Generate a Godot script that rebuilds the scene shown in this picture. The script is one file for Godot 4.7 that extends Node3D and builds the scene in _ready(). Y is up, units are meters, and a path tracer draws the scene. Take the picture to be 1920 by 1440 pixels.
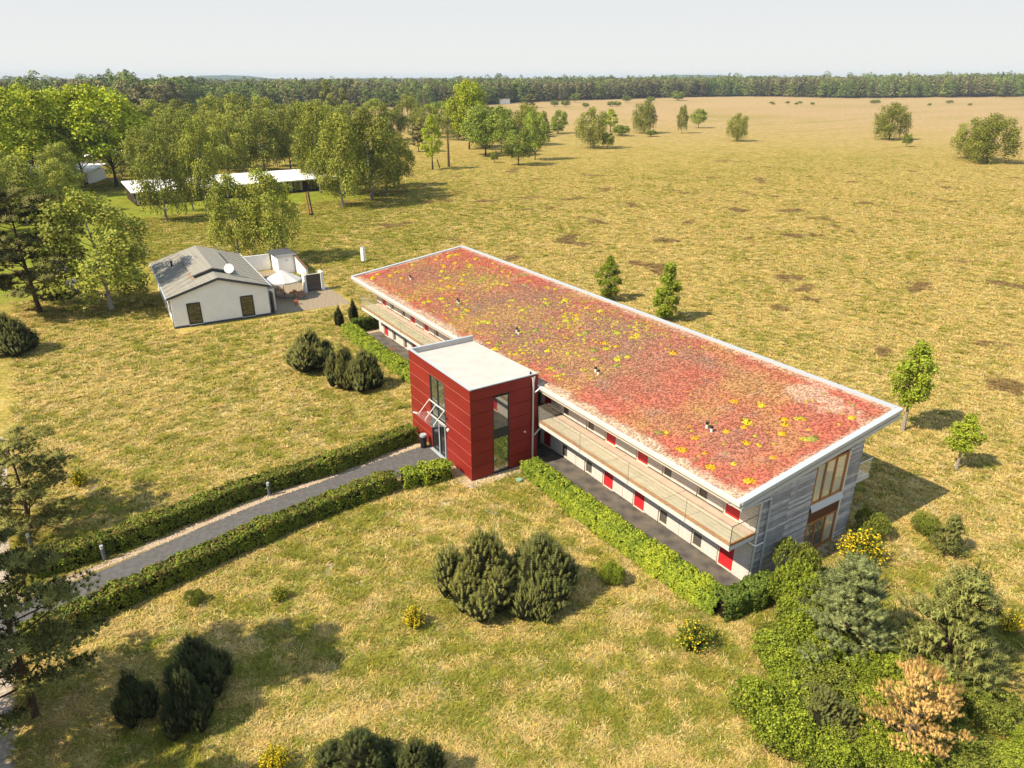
extends Node3D

const CAM := Vector3(16.866, 22.445, 24.468)
var M := {}
var UNIT := BoxMesh.new()
var rng := RandomNumberGenerator.new()
var nz_big := FastNoiseLite.new()
var nz_mid := FastNoiseLite.new()
var nz_fine := FastNoiseLite.new()
var nz_patch := FastNoiseLite.new()
var protos := {}


class Geo:
	var v := PackedVector3Array()
	var n := PackedVector3Array()
	var c := PackedColorArray()

	func tri(a: Vector3, b: Vector3, d: Vector3, nn: Vector3, col: Color) -> void:
		v.append(a)
		if nn.dot((d - a).cross(b - a)) < 0.0:
			v.append(d)
			v.append(b)
		else:
			v.append(b)
			v.append(d)
		n.append(nn)
		n.append(nn)
		n.append(nn)
		c.append(col)
		c.append(col)
		c.append(col)

	func leaf(a: Vector3, b: Vector3, d: Vector3, nn: Vector3, col: Color) -> void:
		v.append(a)
		if nn.dot((d - a).cross(b - a)) < 0.0:
			v.append(d)
			v.append(b)
		else:
			v.append(b)
			v.append(d)
		n.append(nn)
		n.append(nn)
		n.append(nn)
		c.append(col)
		c.append(col)
		c.append(col)

	func quad(a: Vector3, b: Vector3, d: Vector3, e: Vector3, col: Color) -> void:
		var nn := (d - a).cross(b - a).normalized()
		tri(a, b, d, nn, col)
		tri(a, d, e, nn, col)

	func face(a: Vector3, b: Vector3, d: Vector3, e: Vector3, nn: Vector3, col: Color) -> void:
		tri(a, b, d, nn, col)
		tri(a, d, e, nn, col)

	func box(at: Vector3, s: Vector3, col := Color.WHITE, b := Basis()) -> void:
		var x := b.x * s.x / 2.0
		var y := b.y * s.y / 2.0
		var z := b.z * s.z / 2.0
		face(at + x - y - z, at + x + y - z, at + x + y + z, at + x - y + z, b.x.normalized(), col)
		face(at - x - y - z, at - x + y - z, at - x + y + z, at - x - y + z, -b.x.normalized(), col)
		face(at + y - x - z, at + y + x - z, at + y + x + z, at + y - x + z, b.y.normalized(), col)
		face(at - y - x - z, at - y + x - z, at - y + x + z, at - y - x + z, -b.y.normalized(), col)
		face(at + z - x - y, at + z + x - y, at + z + x + y, at + z - x + y, b.z.normalized(), col)
		face(at - z - x - y, at - z + x - y, at - z + x + y, at - z - x + y, -b.z.normalized(), col)

	func bar(a: Vector3, b: Vector3, w: float, h: float, col := Color.WHITE, up := Vector3.UP) -> void:
		var d := (b - a)
		var z := d.normalized()
		if absf(z.dot(up)) > 0.98:
			up = Vector3.RIGHT
		var x := up.cross(z).normalized()
		var y := z.cross(x)
		box((a + b) / 2.0, Vector3(w, h, d.length()), col, Basis(x, y, z))

	func tube(p: Array, r: Array, sides: int, col := Color.WHITE) -> void:
		for i in p.size() - 1:
			var a: Vector3 = p[i]
			var b: Vector3 = p[i + 1]
			var ra: float = r[i]
			var rb: float = r[i + 1]
			var d := (b - a).normalized()
			var s := (Vector3.RIGHT if absf(d.x) < 0.8 else Vector3.UP).cross(d).normalized()
			var t := d.cross(s)
			for k in sides:
				var u := TAU * k / sides
				var w := TAU * (k + 1) / sides
				var n1 := s * cos(u) + t * sin(u)
				var n2 := s * cos(w) + t * sin(w)
				var nn := (n1 + n2).normalized()
				face(a + n1 * ra, b + n1 * rb, b + n2 * rb, a + n2 * ra, nn, col)

	func disc(at: Vector3, r: float, sides: int, nn: Vector3, col := Color.WHITE) -> void:
		var s := (Vector3.RIGHT if absf(nn.x) < 0.8 else Vector3.UP).cross(nn).normalized()
		var t := nn.cross(s)
		for k in sides:
			var u := TAU * k / sides
			var w := TAU * (k + 1) / sides
			tri(at, at + (s * cos(u) + t * sin(u)) * r, at + (s * cos(w) + t * sin(w)) * r, nn, col)

	func prism(poly: PackedVector2Array, y0: float, y1: float, col := Color.WHITE) -> void:
		# polygon in x, z extruded upward
		var idx := Geometry2D.triangulate_polygon(poly)
		for i in range(0, idx.size(), 3):
			var a := poly[idx[i]]
			var b := poly[idx[i + 1]]
			var d := poly[idx[i + 2]]
			tri(Vector3(a.x, y1, a.y), Vector3(b.x, y1, b.y), Vector3(d.x, y1, d.y), Vector3.UP, col)
		var mid := Vector2.ZERO
		for q in poly:
			mid += q / poly.size()
		for i in poly.size():
			var a := poly[i]
			var b := poly[(i + 1) % poly.size()]
			var e := b - a
			var nn := Vector3(e.y, 0, -e.x).normalized()
			var m := (a + b) / 2.0 + Vector2(nn.x, nn.z) * 0.01
			if Geometry2D.is_point_in_polygon(m, poly):
				nn = -nn
			face(Vector3(a.x, y0, a.y), Vector3(a.x, y1, a.y), Vector3(b.x, y1, b.y), Vector3(b.x, y0, b.y), nn, col)

	func mesh() -> ArrayMesh:
		var m := ArrayMesh.new()
		var a := []
		a.resize(Mesh.ARRAY_MAX)
		a[Mesh.ARRAY_VERTEX] = v
		a[Mesh.ARRAY_NORMAL] = n
		a[Mesh.ARRAY_COLOR] = c
		m.add_surface_from_arrays(Mesh.PRIMITIVE_TRIANGLES, a)
		return m


func mat(col: Color, rough := 0.8, spec := 0.5, metal := 0.0) -> StandardMaterial3D:
	var m := StandardMaterial3D.new()
	m.albedo_color = col.linear_to_srgb()
	m.roughness = rough
	m.metallic_specular = spec
	m.metallic = metal
	return m


func vmat(rough := 0.85, spec := 0.3) -> StandardMaterial3D:
	var m := mat(Color.WHITE, rough, spec)
	m.vertex_color_use_as_albedo = true
	return m


func ntex(sd: int, freq: float, oct: int, cols: Array, size := 256, normal := false) -> NoiseTexture2D:
	var t := NoiseTexture2D.new()
	var f := FastNoiseLite.new()
	f.seed = sd
	f.noise_type = FastNoiseLite.TYPE_SIMPLEX_SMOOTH
	f.frequency = freq
	f.fractal_octaves = oct
	t.noise = f
	t.width = size
	t.height = size
	t.seamless = true
	t.seamless_blend_skirt = 0.2
	if normal:
		t.as_normal_map = true
		t.bump_strength = 6.0
	else:
		var g := Gradient.new()
		var off := PackedFloat32Array()
		var cc := PackedColorArray()
		for i in cols.size():
			off.append(0.15 + 0.7 * float(i) / (cols.size() - 1))
			cc.append(cols[i])
		g.offsets = off
		g.colors = cc
		t.color_ramp = g
	return t


func grey(a: float, b: float) -> Array:
	return [Color(a, a, a), Color(b, b, b)]


func tri_map(m: StandardMaterial3D, t: Texture2D, s: Vector3, world := true) -> StandardMaterial3D:
	m.albedo_texture = t
	m.uv1_triplanar = true
	m.uv1_world_triplanar = world
	m.uv1_scale = s
	return m


func tag(o: Node, label := "", category := "", group := "", kind := "") -> Node:
	if label:
		o.set_meta("label", label)
	if category:
		o.set_meta("category", category)
	if group:
		o.set_meta("group", group)
	if kind:
		o.set_meta("kind", kind)
	return o


func thing(called: String, label: String, category: String, at := Vector3.ZERO, turn := 0.0, group := "") -> Node3D:
	var o := Node3D.new()
	o.name = called
	add_child(o, true)
	o.position = at
	o.rotation.y = turn
	tag(o, label, category, group)
	return o


func part(called: String, g, m: Material, parent: Node = self) -> MeshInstance3D:
	var o := MeshInstance3D.new()
	o.name = called
	o.mesh = g.mesh() if g is Geo else g
	o.material_override = m
	parent.add_child(o, true)
	return o


func block(called: String, parent: Node, at: Vector3, s: Vector3, m: Material) -> MeshInstance3D:
	var o := part(called, UNIT, m, parent)
	o.transform = Transform3D(Basis.from_scale(s), at)
	return o


func span(called: String, parent: Node, lo: Vector3, hi: Vector3, m: Material) -> MeshInstance3D:
	return block(called, parent, (lo + hi) / 2.0, (hi - lo).abs(), m)


func cuboid(called: String, parent: Node, lo: Vector3, hi: Vector3, m: Material) -> MeshInstance3D:
	var g := Geo.new()
	g.box((lo + hi) / 2.0, (hi - lo).abs())
	return part(called, g, m, parent)


func struct(called: String, g, m: Material) -> MeshInstance3D:
	var o := part(called, g, m)
	o.set_meta("kind", "structure")
	return o


func vary(col: Color, amt: float) -> Color:
	var k := 1.0 + rng.randf_range(-amt, amt)
	return Color(col.r * k * (1.0 + rng.randf_range(-amt, amt) * 0.4), col.g * k, col.b * k * (1.0 + rng.randf_range(-amt, amt) * 0.5))


func rdir() -> Vector3:
	var z := rng.randf_range(-1.0, 1.0)
	var a := rng.randf() * TAU
	var r := sqrt(1.0 - z * z)
	return Vector3(r * cos(a), z, r * sin(a))


func scatter(called: String, parent: Node, mesh: Mesh, m: Material, xf: Array, cols: Array) -> MultiMeshInstance3D:
	var mm := MultiMesh.new()
	mm.transform_format = MultiMesh.TRANSFORM_3D
	mm.use_colors = cols.size() > 0
	mm.mesh = mesh
	mm.instance_count = xf.size()
	for i in xf.size():
		mm.set_instance_transform(i, xf[i])
		if cols.size():
			mm.set_instance_color(i, cols[i])
	var o := MultiMeshInstance3D.new()
	o.name = called
	o.multimesh = mm
	o.material_override = m
	o.set_meta("kind", "stuff")
	parent.add_child(o, true)
	return o


func make_materials() -> void:
	M.ground = vmat(0.95, 0.1)
	tri_map(M.ground, ntex(3, 0.03, 5, grey(0.72, 1.0), 512), Vector3.ONE * 0.19)
	M.ground.detail_enabled = true
	M.ground.detail_blend_mode = BaseMaterial3D.BLEND_MODE_MUL
	M.ground.detail_albedo = ntex(8, 0.02, 5, grey(0.86, 1.0), 512)
	M.ground.detail_uv_layer = BaseMaterial3D.DETAIL_UV_2
	M.ground.uv2_triplanar = true
	M.ground.uv2_world_triplanar = true
	M.ground.uv2_scale = Vector3.ONE * 0.027
	M.grass = vmat(0.9, 0.15)
	M.grass.backlight_enabled = true
	M.grass.backlight = Color(0.6, 0.6, 0.6)
	M.leaf = vmat(0.7, 0.3)
	M.leaf.backlight_enabled = true
	M.leaf.backlight = Color(0.52, 0.58, 0.22)
	M.needle = vmat(0.75, 0.25)
	M.bark = vmat(0.9, 0.2)
	tri_map(M.bark, ntex(21, 0.04, 3, grey(0.6, 1.0)), Vector3(1.5, 0.6, 1.5), false)
	M.asphalt = tri_map(mat(Color(0.125, 0.12, 0.12), 0.9, 0.3), ntex(5, 0.03, 5, grey(0.86, 1.0)), Vector3.ONE * 0.35)
	M.paving = tri_map(mat(Color(0.15, 0.138, 0.128), 0.85, 0.3), ntex(6, 0.02, 4, [Color(0.7, 0.7, 0.7), Color(0.86, 0.86, 0.86), Color(1, 0.97, 0.92)]), Vector3.ONE * 0.16)
	M.road = tri_map(mat(Color(0.5, 0.42, 0.34), 0.95, 0.2), ntex(7, 0.04, 5, grey(0.75, 1.0)), Vector3.ONE * 0.4)
	M.gravel = vmat(0.95, 0.2)
	M.white = tri_map(mat(Color(0.78, 0.77, 0.74), 0.75, 0.3), ntex(11, 0.02, 4, grey(0.9, 1.0)), Vector3.ONE * 0.25)
	M.render = tri_map(mat(Color(0.86, 0.855, 0.84), 0.85, 0.2), ntex(12, 0.015, 4, grey(0.97, 1.0)), Vector3.ONE * 0.2)
	M.membrane = tri_map(mat(Color(0.49, 0.465, 0.44), 0.8, 0.3), ntex(13, 0.012, 4, grey(0.94, 1.0)), Vector3.ONE * 0.2)
	M.alu = mat(Color(0.46, 0.5, 0.55), 0.45, 0.5, 0.25)
	M.alu_dark = mat(Color(0.13, 0.15, 0.18), 0.5, 0.5, 0.3)
	M.steel = mat(Color(0.6, 0.61, 0.61), 0.4, 0.5, 0.3)
	M.beam = mat(Color(0.52, 0.53, 0.53), 0.5, 0.4)
	M.rail = mat(Color(0.22, 0.2, 0.18), 0.4, 0.5, 0.5)
	M.clad = tri_map(mat(Color(0.74, 0.67, 0.63), 0.85, 0.2), ntex(14, 0.03, 4, grey(0.86, 1.0)), Vector3(0.35, 5, 2.0))
	M.clad_dark = mat(Color(0.2, 0.17, 0.155), 0.85, 0.2)
	M.recess = mat(Color(0.075, 0.06, 0.055), 0.9, 0.2)
	M.planks = []
	for i in 5:
		var k: float = [1.0, 0.8, 1.22, 0.92, 1.5][i]
		M.planks.append(tri_map(mat(Color(0.47 * k, 0.465 * k, 0.485 * k), 0.85, 0.2), ntex(30 + i, 0.03, 4, grey(0.72, 1.0), 128), Vector3(5, 7, 0.4)))
	M.decks = []
	for i in 4:
		var k: float = [1.0, 0.92, 1.08, 0.97][i]
		var w: float = [1.0, 0.97, 1.0, 1.06][i]
		M.decks.append(tri_map(mat(Color(0.6 * k * w, 0.535 * k, 0.385 * k), 0.85, 0.2), ntex(40 + i, 0.03, 4, grey(0.82, 1.0), 128), Vector3(0.35, 4, 7)))
	M.deck_rose = []
	for k in [1.0, 0.9]:
		M.deck_rose.append(tri_map(mat(Color(0.6 * k, 0.475 * k, 0.385 * k), 0.85, 0.2), M.decks[0].albedo_texture, Vector3(0.35, 4, 7)))
	M.deck_edge = tri_map(mat(Color(0.55, 0.24, 0.06), 0.7, 0.3), ntex(45, 0.04, 4, grey(0.6, 1.0), 128), Vector3(0.5, 4, 4))
	M.door_red = mat(Color(0.5, 0.022, 0.03), 0.5, 0.4)
	M.panels = []
	for k in [1.0, 0.94, 1.05]:
		M.panels.append(tri_map(mat(Color(0.235 * k, 0.021 * k, 0.0155 * k), 0.5, 0.35), ntex(46, 0.01, 3, grey(0.93, 1.0), 128), Vector3.ONE * 0.3))
	M.joint = mat(Color(0.62, 0.27, 0.2), 0.7)
	M.wood = mat(Color(0.36, 0.15, 0.045), 0.6, 0.4)
	M.wood_pale = mat(Color(0.68, 0.61, 0.51), 0.7, 0.3)
	M.spandrel = mat(Color(0.09, 0.03, 0.022), 0.5, 0.4)
	M.glass_dark = mat(Color(0.02, 0.022, 0.024), 0.05, 0.7)
	M.glass_grey = mat(Color(0.09, 0.085, 0.078), 0.15, 0.5)
	M.clad_side = mat(Color(0.34, 0.285, 0.25), 0.85, 0.2)
	M.soffit = mat(Color(0.5, 0.44, 0.37), 0.85, 0.2)
	M.mirror = mat(Color(0.34, 0.35, 0.33), 0.03, 0.6, 0.88)
	M.mirror_dim = mat(Color(0.13, 0.13, 0.12), 0.04, 0.6, 0.8)
	M.pane = mat(Color(0.8, 0.85, 0.82), 0.03, 0.5)
	M.pane.transparency = BaseMaterial3D.TRANSPARENCY_ALPHA
	M.pane.albedo_color.a = 0.06
	M.frame_dark = mat(Color(0.03, 0.032, 0.036), 0.5, 0.4)
	M.curtain = mat(Color(0.62, 0.57, 0.45), 0.95, 0.1)
	M.room = mat(Color(0.03, 0.028, 0.025), 0.95, 0.1)
	M.black = mat(Color(0.018, 0.018, 0.02), 0.5, 0.4)
	M.sedum = vmat(0.95, 0.1)
	tri_map(M.sedum, ntex(50, 0.06, 4, grey(0.62, 1.0)), Vector3.ONE * 0.8)
	M.zinc = tri_map(mat(Color(0.36, 0.34, 0.295), 0.85, 0.3), ntex(51, 0.03, 4, grey(0.7, 1.0)), Vector3(1.2, 1.2, 0.2))
	M.slate = mat(Color(0.075, 0.08, 0.09), 0.8, 0.3)
	M.fence = tri_map(mat(Color(0.17, 0.14, 0.115), 0.85, 0.2), ntex(52, 0.04, 3, grey(0.65, 1.0)), Vector3(5, 0.4, 5))
	M.canvas = mat(Color(0.55, 0.535, 0.52), 0.9, 0.1)
	M.dark_wall = mat(Color(0.05, 0.038, 0.03), 0.85, 0.2)
	M.cream = mat(Color(0.5, 0.46, 0.36), 0.8, 0.2)
	M.chair = mat(Color(0.4, 0.16, 0.06), 0.7, 0.3)
	M.rust = tri_map(mat(Color(0.22, 0.13, 0.085), 0.85, 0.3), ntex(53, 0.05, 4, grey(0.7, 1.0), 128), Vector3.ONE)
	M.hill = vmat(0.95, 0.1)


func _ready() -> void:
	var cam := Camera3D.new()
	cam.name = "camera"
	add_child(cam)
	cam.position = CAM
	cam.rotation_degrees = Vector3(-23.376, 56.996, 0)
	cam.fov = 57.06
	cam.near = 0.1
	cam.far = 20000.0
	cam.current = true
	var we := WorldEnvironment.new()
	var env := Environment.new()
	var sky := Sky.new()
	var sm := ProceduralSkyMaterial.new()
	sm.sky_top_color = Color(0.60, 0.67, 0.75)
	sm.sky_horizon_color = Color(0.775, 0.77, 0.752)
	sm.sky_curve = 0.2
	sm.sky_energy_multiplier = 1.0
	sm.ground_bottom_color = Color(0.4, 0.36, 0.25)
	sm.ground_horizon_color = Color(0.8, 0.8, 0.79)
	sm.sun_angle_max = 5.0
	sky.sky_material = sm
	env.background_mode = Environment.BG_SKY
	env.sky = sky
	env.tonemap_mode = Environment.TONE_MAPPER_LINEAR
	env.tonemap_exposure = 1.62
	env.fog_enabled = true
	env.fog_density = 0.00011
	env.fog_light_color = Color(0.80, 0.88, 0.97)
	env.sdfgi_enabled = true
	env.ssao_enabled = true
	env.ssil_enabled = true
	we.environment = env
	add_child(we)
	var sun := DirectionalLight3D.new()
	sun.name = "sun"
	sun.light_energy = 1.6
	sun.light_color = Color(1.0, 0.94, 0.83)
	sun.light_angular_distance = 0.5
	sun.shadow_enabled = true
	sun.basis = Basis.looking_at(-Vector3(-0.08, sin(deg_to_rad(46.5)), cos(deg_to_rad(46.5))))
	add_child(sun)

	rng.seed = 11
	for a in [[nz_big, 1, 0.008, 3], [nz_mid, 2, 0.05, 4], [nz_fine, 3, 0.25, 3], [nz_patch, 4, 0.028, 3]]:
		a[0].seed = a[1]
		a[0].frequency = a[2]
		a[0].fractal_octaves = a[3]
		a[0].noise_type = FastNoiseLite.TYPE_SIMPLEX_SMOOTH
	make_materials()
	make_ground()
	make_paths()
	main_building()
	entrance_tower()
	hedges()
	white_house()
	far_buildings()
	trees()
	forest()
	shrubs()
	small_things()
	roof_plants()
	grass()


# ---------------------------------------------------------------- ground
func rise(x: float, z: float) -> float:
	# the land behind the far treeline climbs a little to the right
	var d := Vector2(x - CAM.x, z - CAM.z)
	return 9.0 * smoothstep(950.0, 1500.0, d.length()) * smoothstep(-0.9, -0.2, d.x / d.length())


func green_at(x: float, z: float) -> float:
	var d := Vector2(x - CAM.x, z - CAM.z).length()
	var g := 0.31 + 0.25 * nz_big.get_noise_2d(x, z) + 0.5 * nz_mid.get_noise_2d(x * 1.8, z * 1.8) + 0.85 * nz_fine.get_noise_2d(x * 2.2, z * 2.2)
	g += 0.42 * smoothstep(-55.0, -85.0, x) * smoothstep(-70.0, -25.0, z)
	g -= 0.18 * smoothstep(-12.0, -30.0, z) * smoothstep(-110.0, -70.0, x)
	g -= 0.3 * smoothstep(180.0, 420.0, d)
	g += 0.12 * smoothstep(45.0, 20.0, d)
	if z > 4.0 and x < -22.0 and x > -58.0:
		g += 0.06
	return clampf(g, 0.0, 1.0)


func lush_at(x: float, z: float) -> float:
	var a := smoothstep(-72.0, -80.0, x) * smoothstep(13.0, 18.0, z) * smoothstep(-150.0, -125.0, x)
	var b := smoothstep(-121.0, -127.0, x) * smoothstep(-38.0, -28.0, z) * smoothstep(-175.0, -150.0, x)
	return clampf(maxf(a, b) * (0.8 + 0.4 * nz_mid.get_noise_2d(x * 2.0, z * 2.0)), 0.0, 1.0)


func brown_at(x: float, z: float) -> float:
	var p := 0.7 * nz_patch.get_noise_2d(x * 2.6 + 300.0, z * 2.6) + 0.72 * nz_mid.get_noise_2d(z * 2.1, x * 2.1)
	var field := smoothstep(-6.0, -30.0, z) * smoothstep(300.0, 170.0, Vector2(x - CAM.x, z - CAM.z).length())
	return smoothstep(0.37, 0.56, p) * (0.1 + 0.58 * field)


func soil(x: float, z: float) -> Color:
	var d := Vector2(x - CAM.x, z - CAM.z).length()
	var straw := Color(0.37, 0.28, 0.082).lerp(Color(0.4, 0.288, 0.148), smoothstep(160.0, 520.0, d))
	straw = straw.lerp(Color(0.53, 0.415, 0.18), clampf(nz_fine.get_noise_2d(x + 50.0, z) * 1.1, 0.0, 0.8) * smoothstep(120.0, 40.0, d))
	var c := straw.lerp(Color(0.225, 0.205, 0.034), green_at(x, z) * 0.85)
	c = c.lerp(Color(0.17, 0.225, 0.02), lush_at(x, z) * 0.85)
	c = c.lerp(Color(0.2, 0.13, 0.055), brown_at(x, z))
	# bare sandy flecks close by
	var fleck := nz_fine.get_noise_2d(x * 2.7 + 700.0, z * 2.7)
	c = c.lerp(Color(0.5, 0.42, 0.34), smoothstep(0.42, 0.6, fleck) * smoothstep(70.0, 40.0, d) * 0.8)
	return c


func steps(marks: Array) -> PackedFloat32Array:
	var out := PackedFloat32Array()
	for i in marks.size() - 1:
		var a: float = marks[i][0]
		var b: float = marks[i + 1][0]
		var n: int = marks[i][1]
		var k: float = marks[i][2]
		for j in n:
			var t := float(j) / n
			out.append(lerpf(a, b, pow(t, k) if k > 0.0 else 1.0 - pow(1.0 - t, -k)))
	out.append(marks[-1][0])
	return out


func make_ground() -> void:
	var xs := steps([[-6800.0, 40, -4.0], [-230.0, 110, 1.0], [-70.0, 135, 1.0], [23.0, 25, 4.0], [3000.0]])
	var zs := steps([[-6800.0, 40, -4.0], [-250.0, 125, 1.0], [-60.0, 135, 1.0], [34.0, 25, 4.0], [3000.0]])
	var v := PackedVector3Array()
	var n := PackedVector3Array()
	var c := PackedColorArray()
	var ix := PackedInt32Array()
	var w := xs.size()
	for z in zs:
		for x in xs:
			v.append(Vector3(x, rise(x, z), z))
			n.append(Vector3.UP)
			var q := soil(x, z)
			c.append(Color(minf(1.0, q.r / 0.67), minf(1.0, q.g / 0.67), minf(1.0, q.b / 0.67)))
	for j in zs.size() - 1:
		for i in w - 1:
			var a := j * w + i
			ix.append_array([a, a + 1, a + w + 1, a, a + w + 1, a + w])
	var m := ArrayMesh.new()
	var ar := []
	ar.resize(Mesh.ARRAY_MAX)
	ar[Mesh.ARRAY_VERTEX] = v
	ar[Mesh.ARRAY_NORMAL] = n
	ar[Mesh.ARRAY_COLOR] = c
	ar[Mesh.ARRAY_INDEX] = ix
	m.add_surface_from_arrays(Mesh.PRIMITIVE_TRIANGLES, ar)
	struct("ground", m, M.ground)
	# low hills on the horizon
	for h in [[Vector2(-5450, -1186), 520.0, 46.0], [Vector2(-3855, -4022), 640.0, 48.0], [Vector2(-5500, -2750), 1500.0, 28.0]]:
		var g := Geo.new()
		var at: Vector2 = h[0]
		var dir := (at - Vector2(CAM.x, CAM.z)).normalized()
		var side := Vector2(-dir.y, dir.x)
		for i in 48:
			for k in 2:
				var q := []
				for e in [[i, k], [i, k + 1], [i + 1, k + 1], [i + 1, k]]:
					var s: float = (e[0] / 48.0 - 0.5) * 2.0
					var hh: float = h[2] * pow(cos(s * PI / 2.0), 1.2) * (1.0 + 0.12 * nz_mid.get_noise_2d(s * 60.0, h[1]))
					var pp = at + side * s * h[1] + dir * (e[1] - 1) * 500.0
					q.append(Vector3(pp.x, (hh if e[1] == 1 else 0.0), pp.y))
				g.quad(q[0], q[1], q[2], q[3], Color(0.05, 0.075, 0.05))
		struct("hill", g, M.hill)


func ribbon(pts: Array, wide: float, y: float, shift := 0.0) -> Geo:
	var g := Geo.new()
	for i in pts.size() - 1:
		var q := []
		for k in [i, i + 1]:
			var a: Vector2 = pts[maxi(k - 1, 0)]
			var b: Vector2 = pts[mini(k + 1, pts.size() - 1)]
			var d := (b - a).normalized()
			var s := Vector2(-d.y, d.x)
			var p: Vector2 = pts[k] + s * shift
			q.append(Vector3(p.x + s.x * wide / 2.0, y, p.y + s.y * wide / 2.0))
			q.append(Vector3(p.x - s.x * wide / 2.0, y, p.y - s.y * wide / 2.0))
		g.face(q[0], q[1], q[3], q[2], Vector3.UP, Color.WHITE)
	return g


func smooth_line(pts: Array, step: float) -> Array:
	var c := Curve2D.new()
	for i in pts.size():
		var t: Vector2 = (pts[mini(i + 1, pts.size() - 1)] - pts[maxi(i - 1, 0)]) / 6.0
		c.add_point(pts[i], -t, t)
	var out := []
	var n := int(c.get_baked_length() / step)
	for i in n + 1:
		out.append(c.sample_baked(c.get_baked_length() * i / n, true))
	return out


const DRIVE := [Vector2(-19.6, 6.4), Vector2(-19.55, 10), Vector2(-19.0, 14), Vector2(-18.5, 18), Vector2(-17.5, 22.5), Vector2(-16.7, 26), Vector2(-16.0, 30.4)]


func make_paths() -> void:
	struct("entrance_path", ribbon(smooth_line(DRIVE, 0.8), 2.95, 0.012), M.asphalt)
	var g := Geo.new()
	g.face(Vector3(-38, 0.008, 30.1), Vector3(14, 0.008, 29.3), Vector3(14, 0.008, 35.4), Vector3(-38, 0.008, 35.2), Vector3.UP, Color.WHITE)
	struct("service_road", g, M.road)
	g = Geo.new()
	g.box(Vector3(-22.0, 0.02, 0.88), Vector3(44.6, 0.05, 2.28))
	struct("paved_walkway", g, M.paving)
	g = Geo.new()
	g.face(Vector3(-110, 0.008, 25.4), Vector3(-72, 0.008, 22.4), Vector3(-72, 0.008, 23.7), Vector3(-110, 0.008, 26.8), Vector3.UP, Color.WHITE)
	struct("garden_path", g, M.asphalt)
	g = Geo.new()
	g.face(Vector3(-74, 0.008, 7.2), Vector3(-55.4, 0.008, 7.2), Vector3(-54.6, 0.008, -1.2), Vector3(-74, 0.008, -1.6), Vector3.UP, Color.WHITE)
	var m := tri_map(mat(Color(0.38, 0.305, 0.215), 0.95, 0.2), ntex(60, 0.05, 4, grey(0.7, 1.0)), Vector3.ONE * 0.3)
	struct("patio", g, m)
	# gravel beds: a sheet and loose stones on it
	var stones := Geo.new()
	var w := [Vector3(0.05, 0, 0), Vector3(-0.02, 0, 0.045), Vector3(-0.03, 0, -0.04)]
	stones.tri(w[0], w[1], Vector3(0, 0.045, 0), Vector3(0.4, 0.8, 0.4).normalized(), Color.WHITE)
	stones.tri(w[1], w[2], Vector3(0, 0.045, 0), Vector3(-0.6, 0.8, 0).normalized(), Color.WHITE)
	stones.tri(w[2], w[0], Vector3(0, 0.045, 0), Vector3(0.3, 0.8, -0.5).normalized(), Color.WHITE)
	var sm := stones.mesh()
	var sheet := mat(Color(0.4, 0.31, 0.225), 0.95, 0.2)
	var beds := []
	var left := smooth_line([Vector2(-21.4, 6.9), Vector2(-21.25, 10), Vector2(-20.72, 14), Vector2(-20.28, 18), Vector2(-19.3, 22.6), Vector2(-18.6, 26), Vector2(-18.1, 29.6)], 0.8)
	beds.append([left, 0.5, 600])
	beds.append([[Vector2(-17.9, 6.62), Vector2(-15.0, 6.62)], 0.66, 220])
	beds.append([[Vector2(-15.1, 6.9), Vector2(-15.1, 2.4)], 0.62, 330])
	beds.append([[Vector2(0.42, 2.0), Vector2(0.42, -7.9)], 0.7, 420])
	beds.append([[Vector2(-44.7, 2.3), Vector2(-44.7, -0.3)], 0.8, 140])
	for b in beds:
		var bed := struct("gravel_bed", ribbon(b[0], b[1], 0.02), sheet)
		var xf := []
		var cols := []
		for i in b[2] * 2:
			var t = rng.randf() * (b[0].size() - 1)
			var k := int(t)
			var p: Vector2 = b[0][k].lerp(b[0][mini(k + 1, b[0].size() - 1)], t - k)
			var d: Vector2 = (b[0][mini(k + 1, b[0].size() - 1)] - b[0][k]).normalized()
			p += Vector2(-d.y, d.x) * rng.randf_range(-0.5, 0.5) * (b[1] + 0.15)
			xf.append(Transform3D(Basis(Vector3.UP, rng.randf() * TAU).scaled(Vector3.ONE * rng.randf_range(0.6, 1.5)), Vector3(p.x, 0.02, p.y)))
			cols.append(vary(Color(0.45, 0.355, 0.26), 0.3))
		scatter("loose_stones", bed, sm, M.gravel, xf, cols)


# ---------------------------------------------------------------- the long house
func roof_y(z: float) -> float:
	return 5.2 + (1.52 - z) * 0.1222


func clad_box(parent: Node, x0: float, x1: float, y0: float, y1: float, halves: int) -> void:
	# a cladding box of thin weathered boards, standing proud of the recessed wall
	var b := span("cladding_box", parent, Vector3(x0, y0, -0.19), Vector3(x1, y1, -0.03), M.clad_side)
	var g := Geo.new()
	var n := int((y1 - y0) / 0.13)
	var h := (y1 - y0) / n
	for k in halves:
		var a := lerpf(x0, x1, float(k) / halves) + (0.012 if k else 0.0)
		var e := lerpf(x0, x1, float(k + 1) / halves) - (0.012 if k < halves - 1 else 0.0)
		for i in n:
			var y := y0 + (i + 0.5) * h
			var t := 0.003 * sin(i * 2.3 + x0)
			g.box(Vector3((a + e) / 2.0, y, -0.012 + t), Vector3(e - a, h - 0.012, 0.03), Color.WHITE, Basis(Vector3.RIGHT, 0.12))
	var f := part("cladding_boards", g, M.clad, parent)
	f.set_meta("kind", "stuff")


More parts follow.
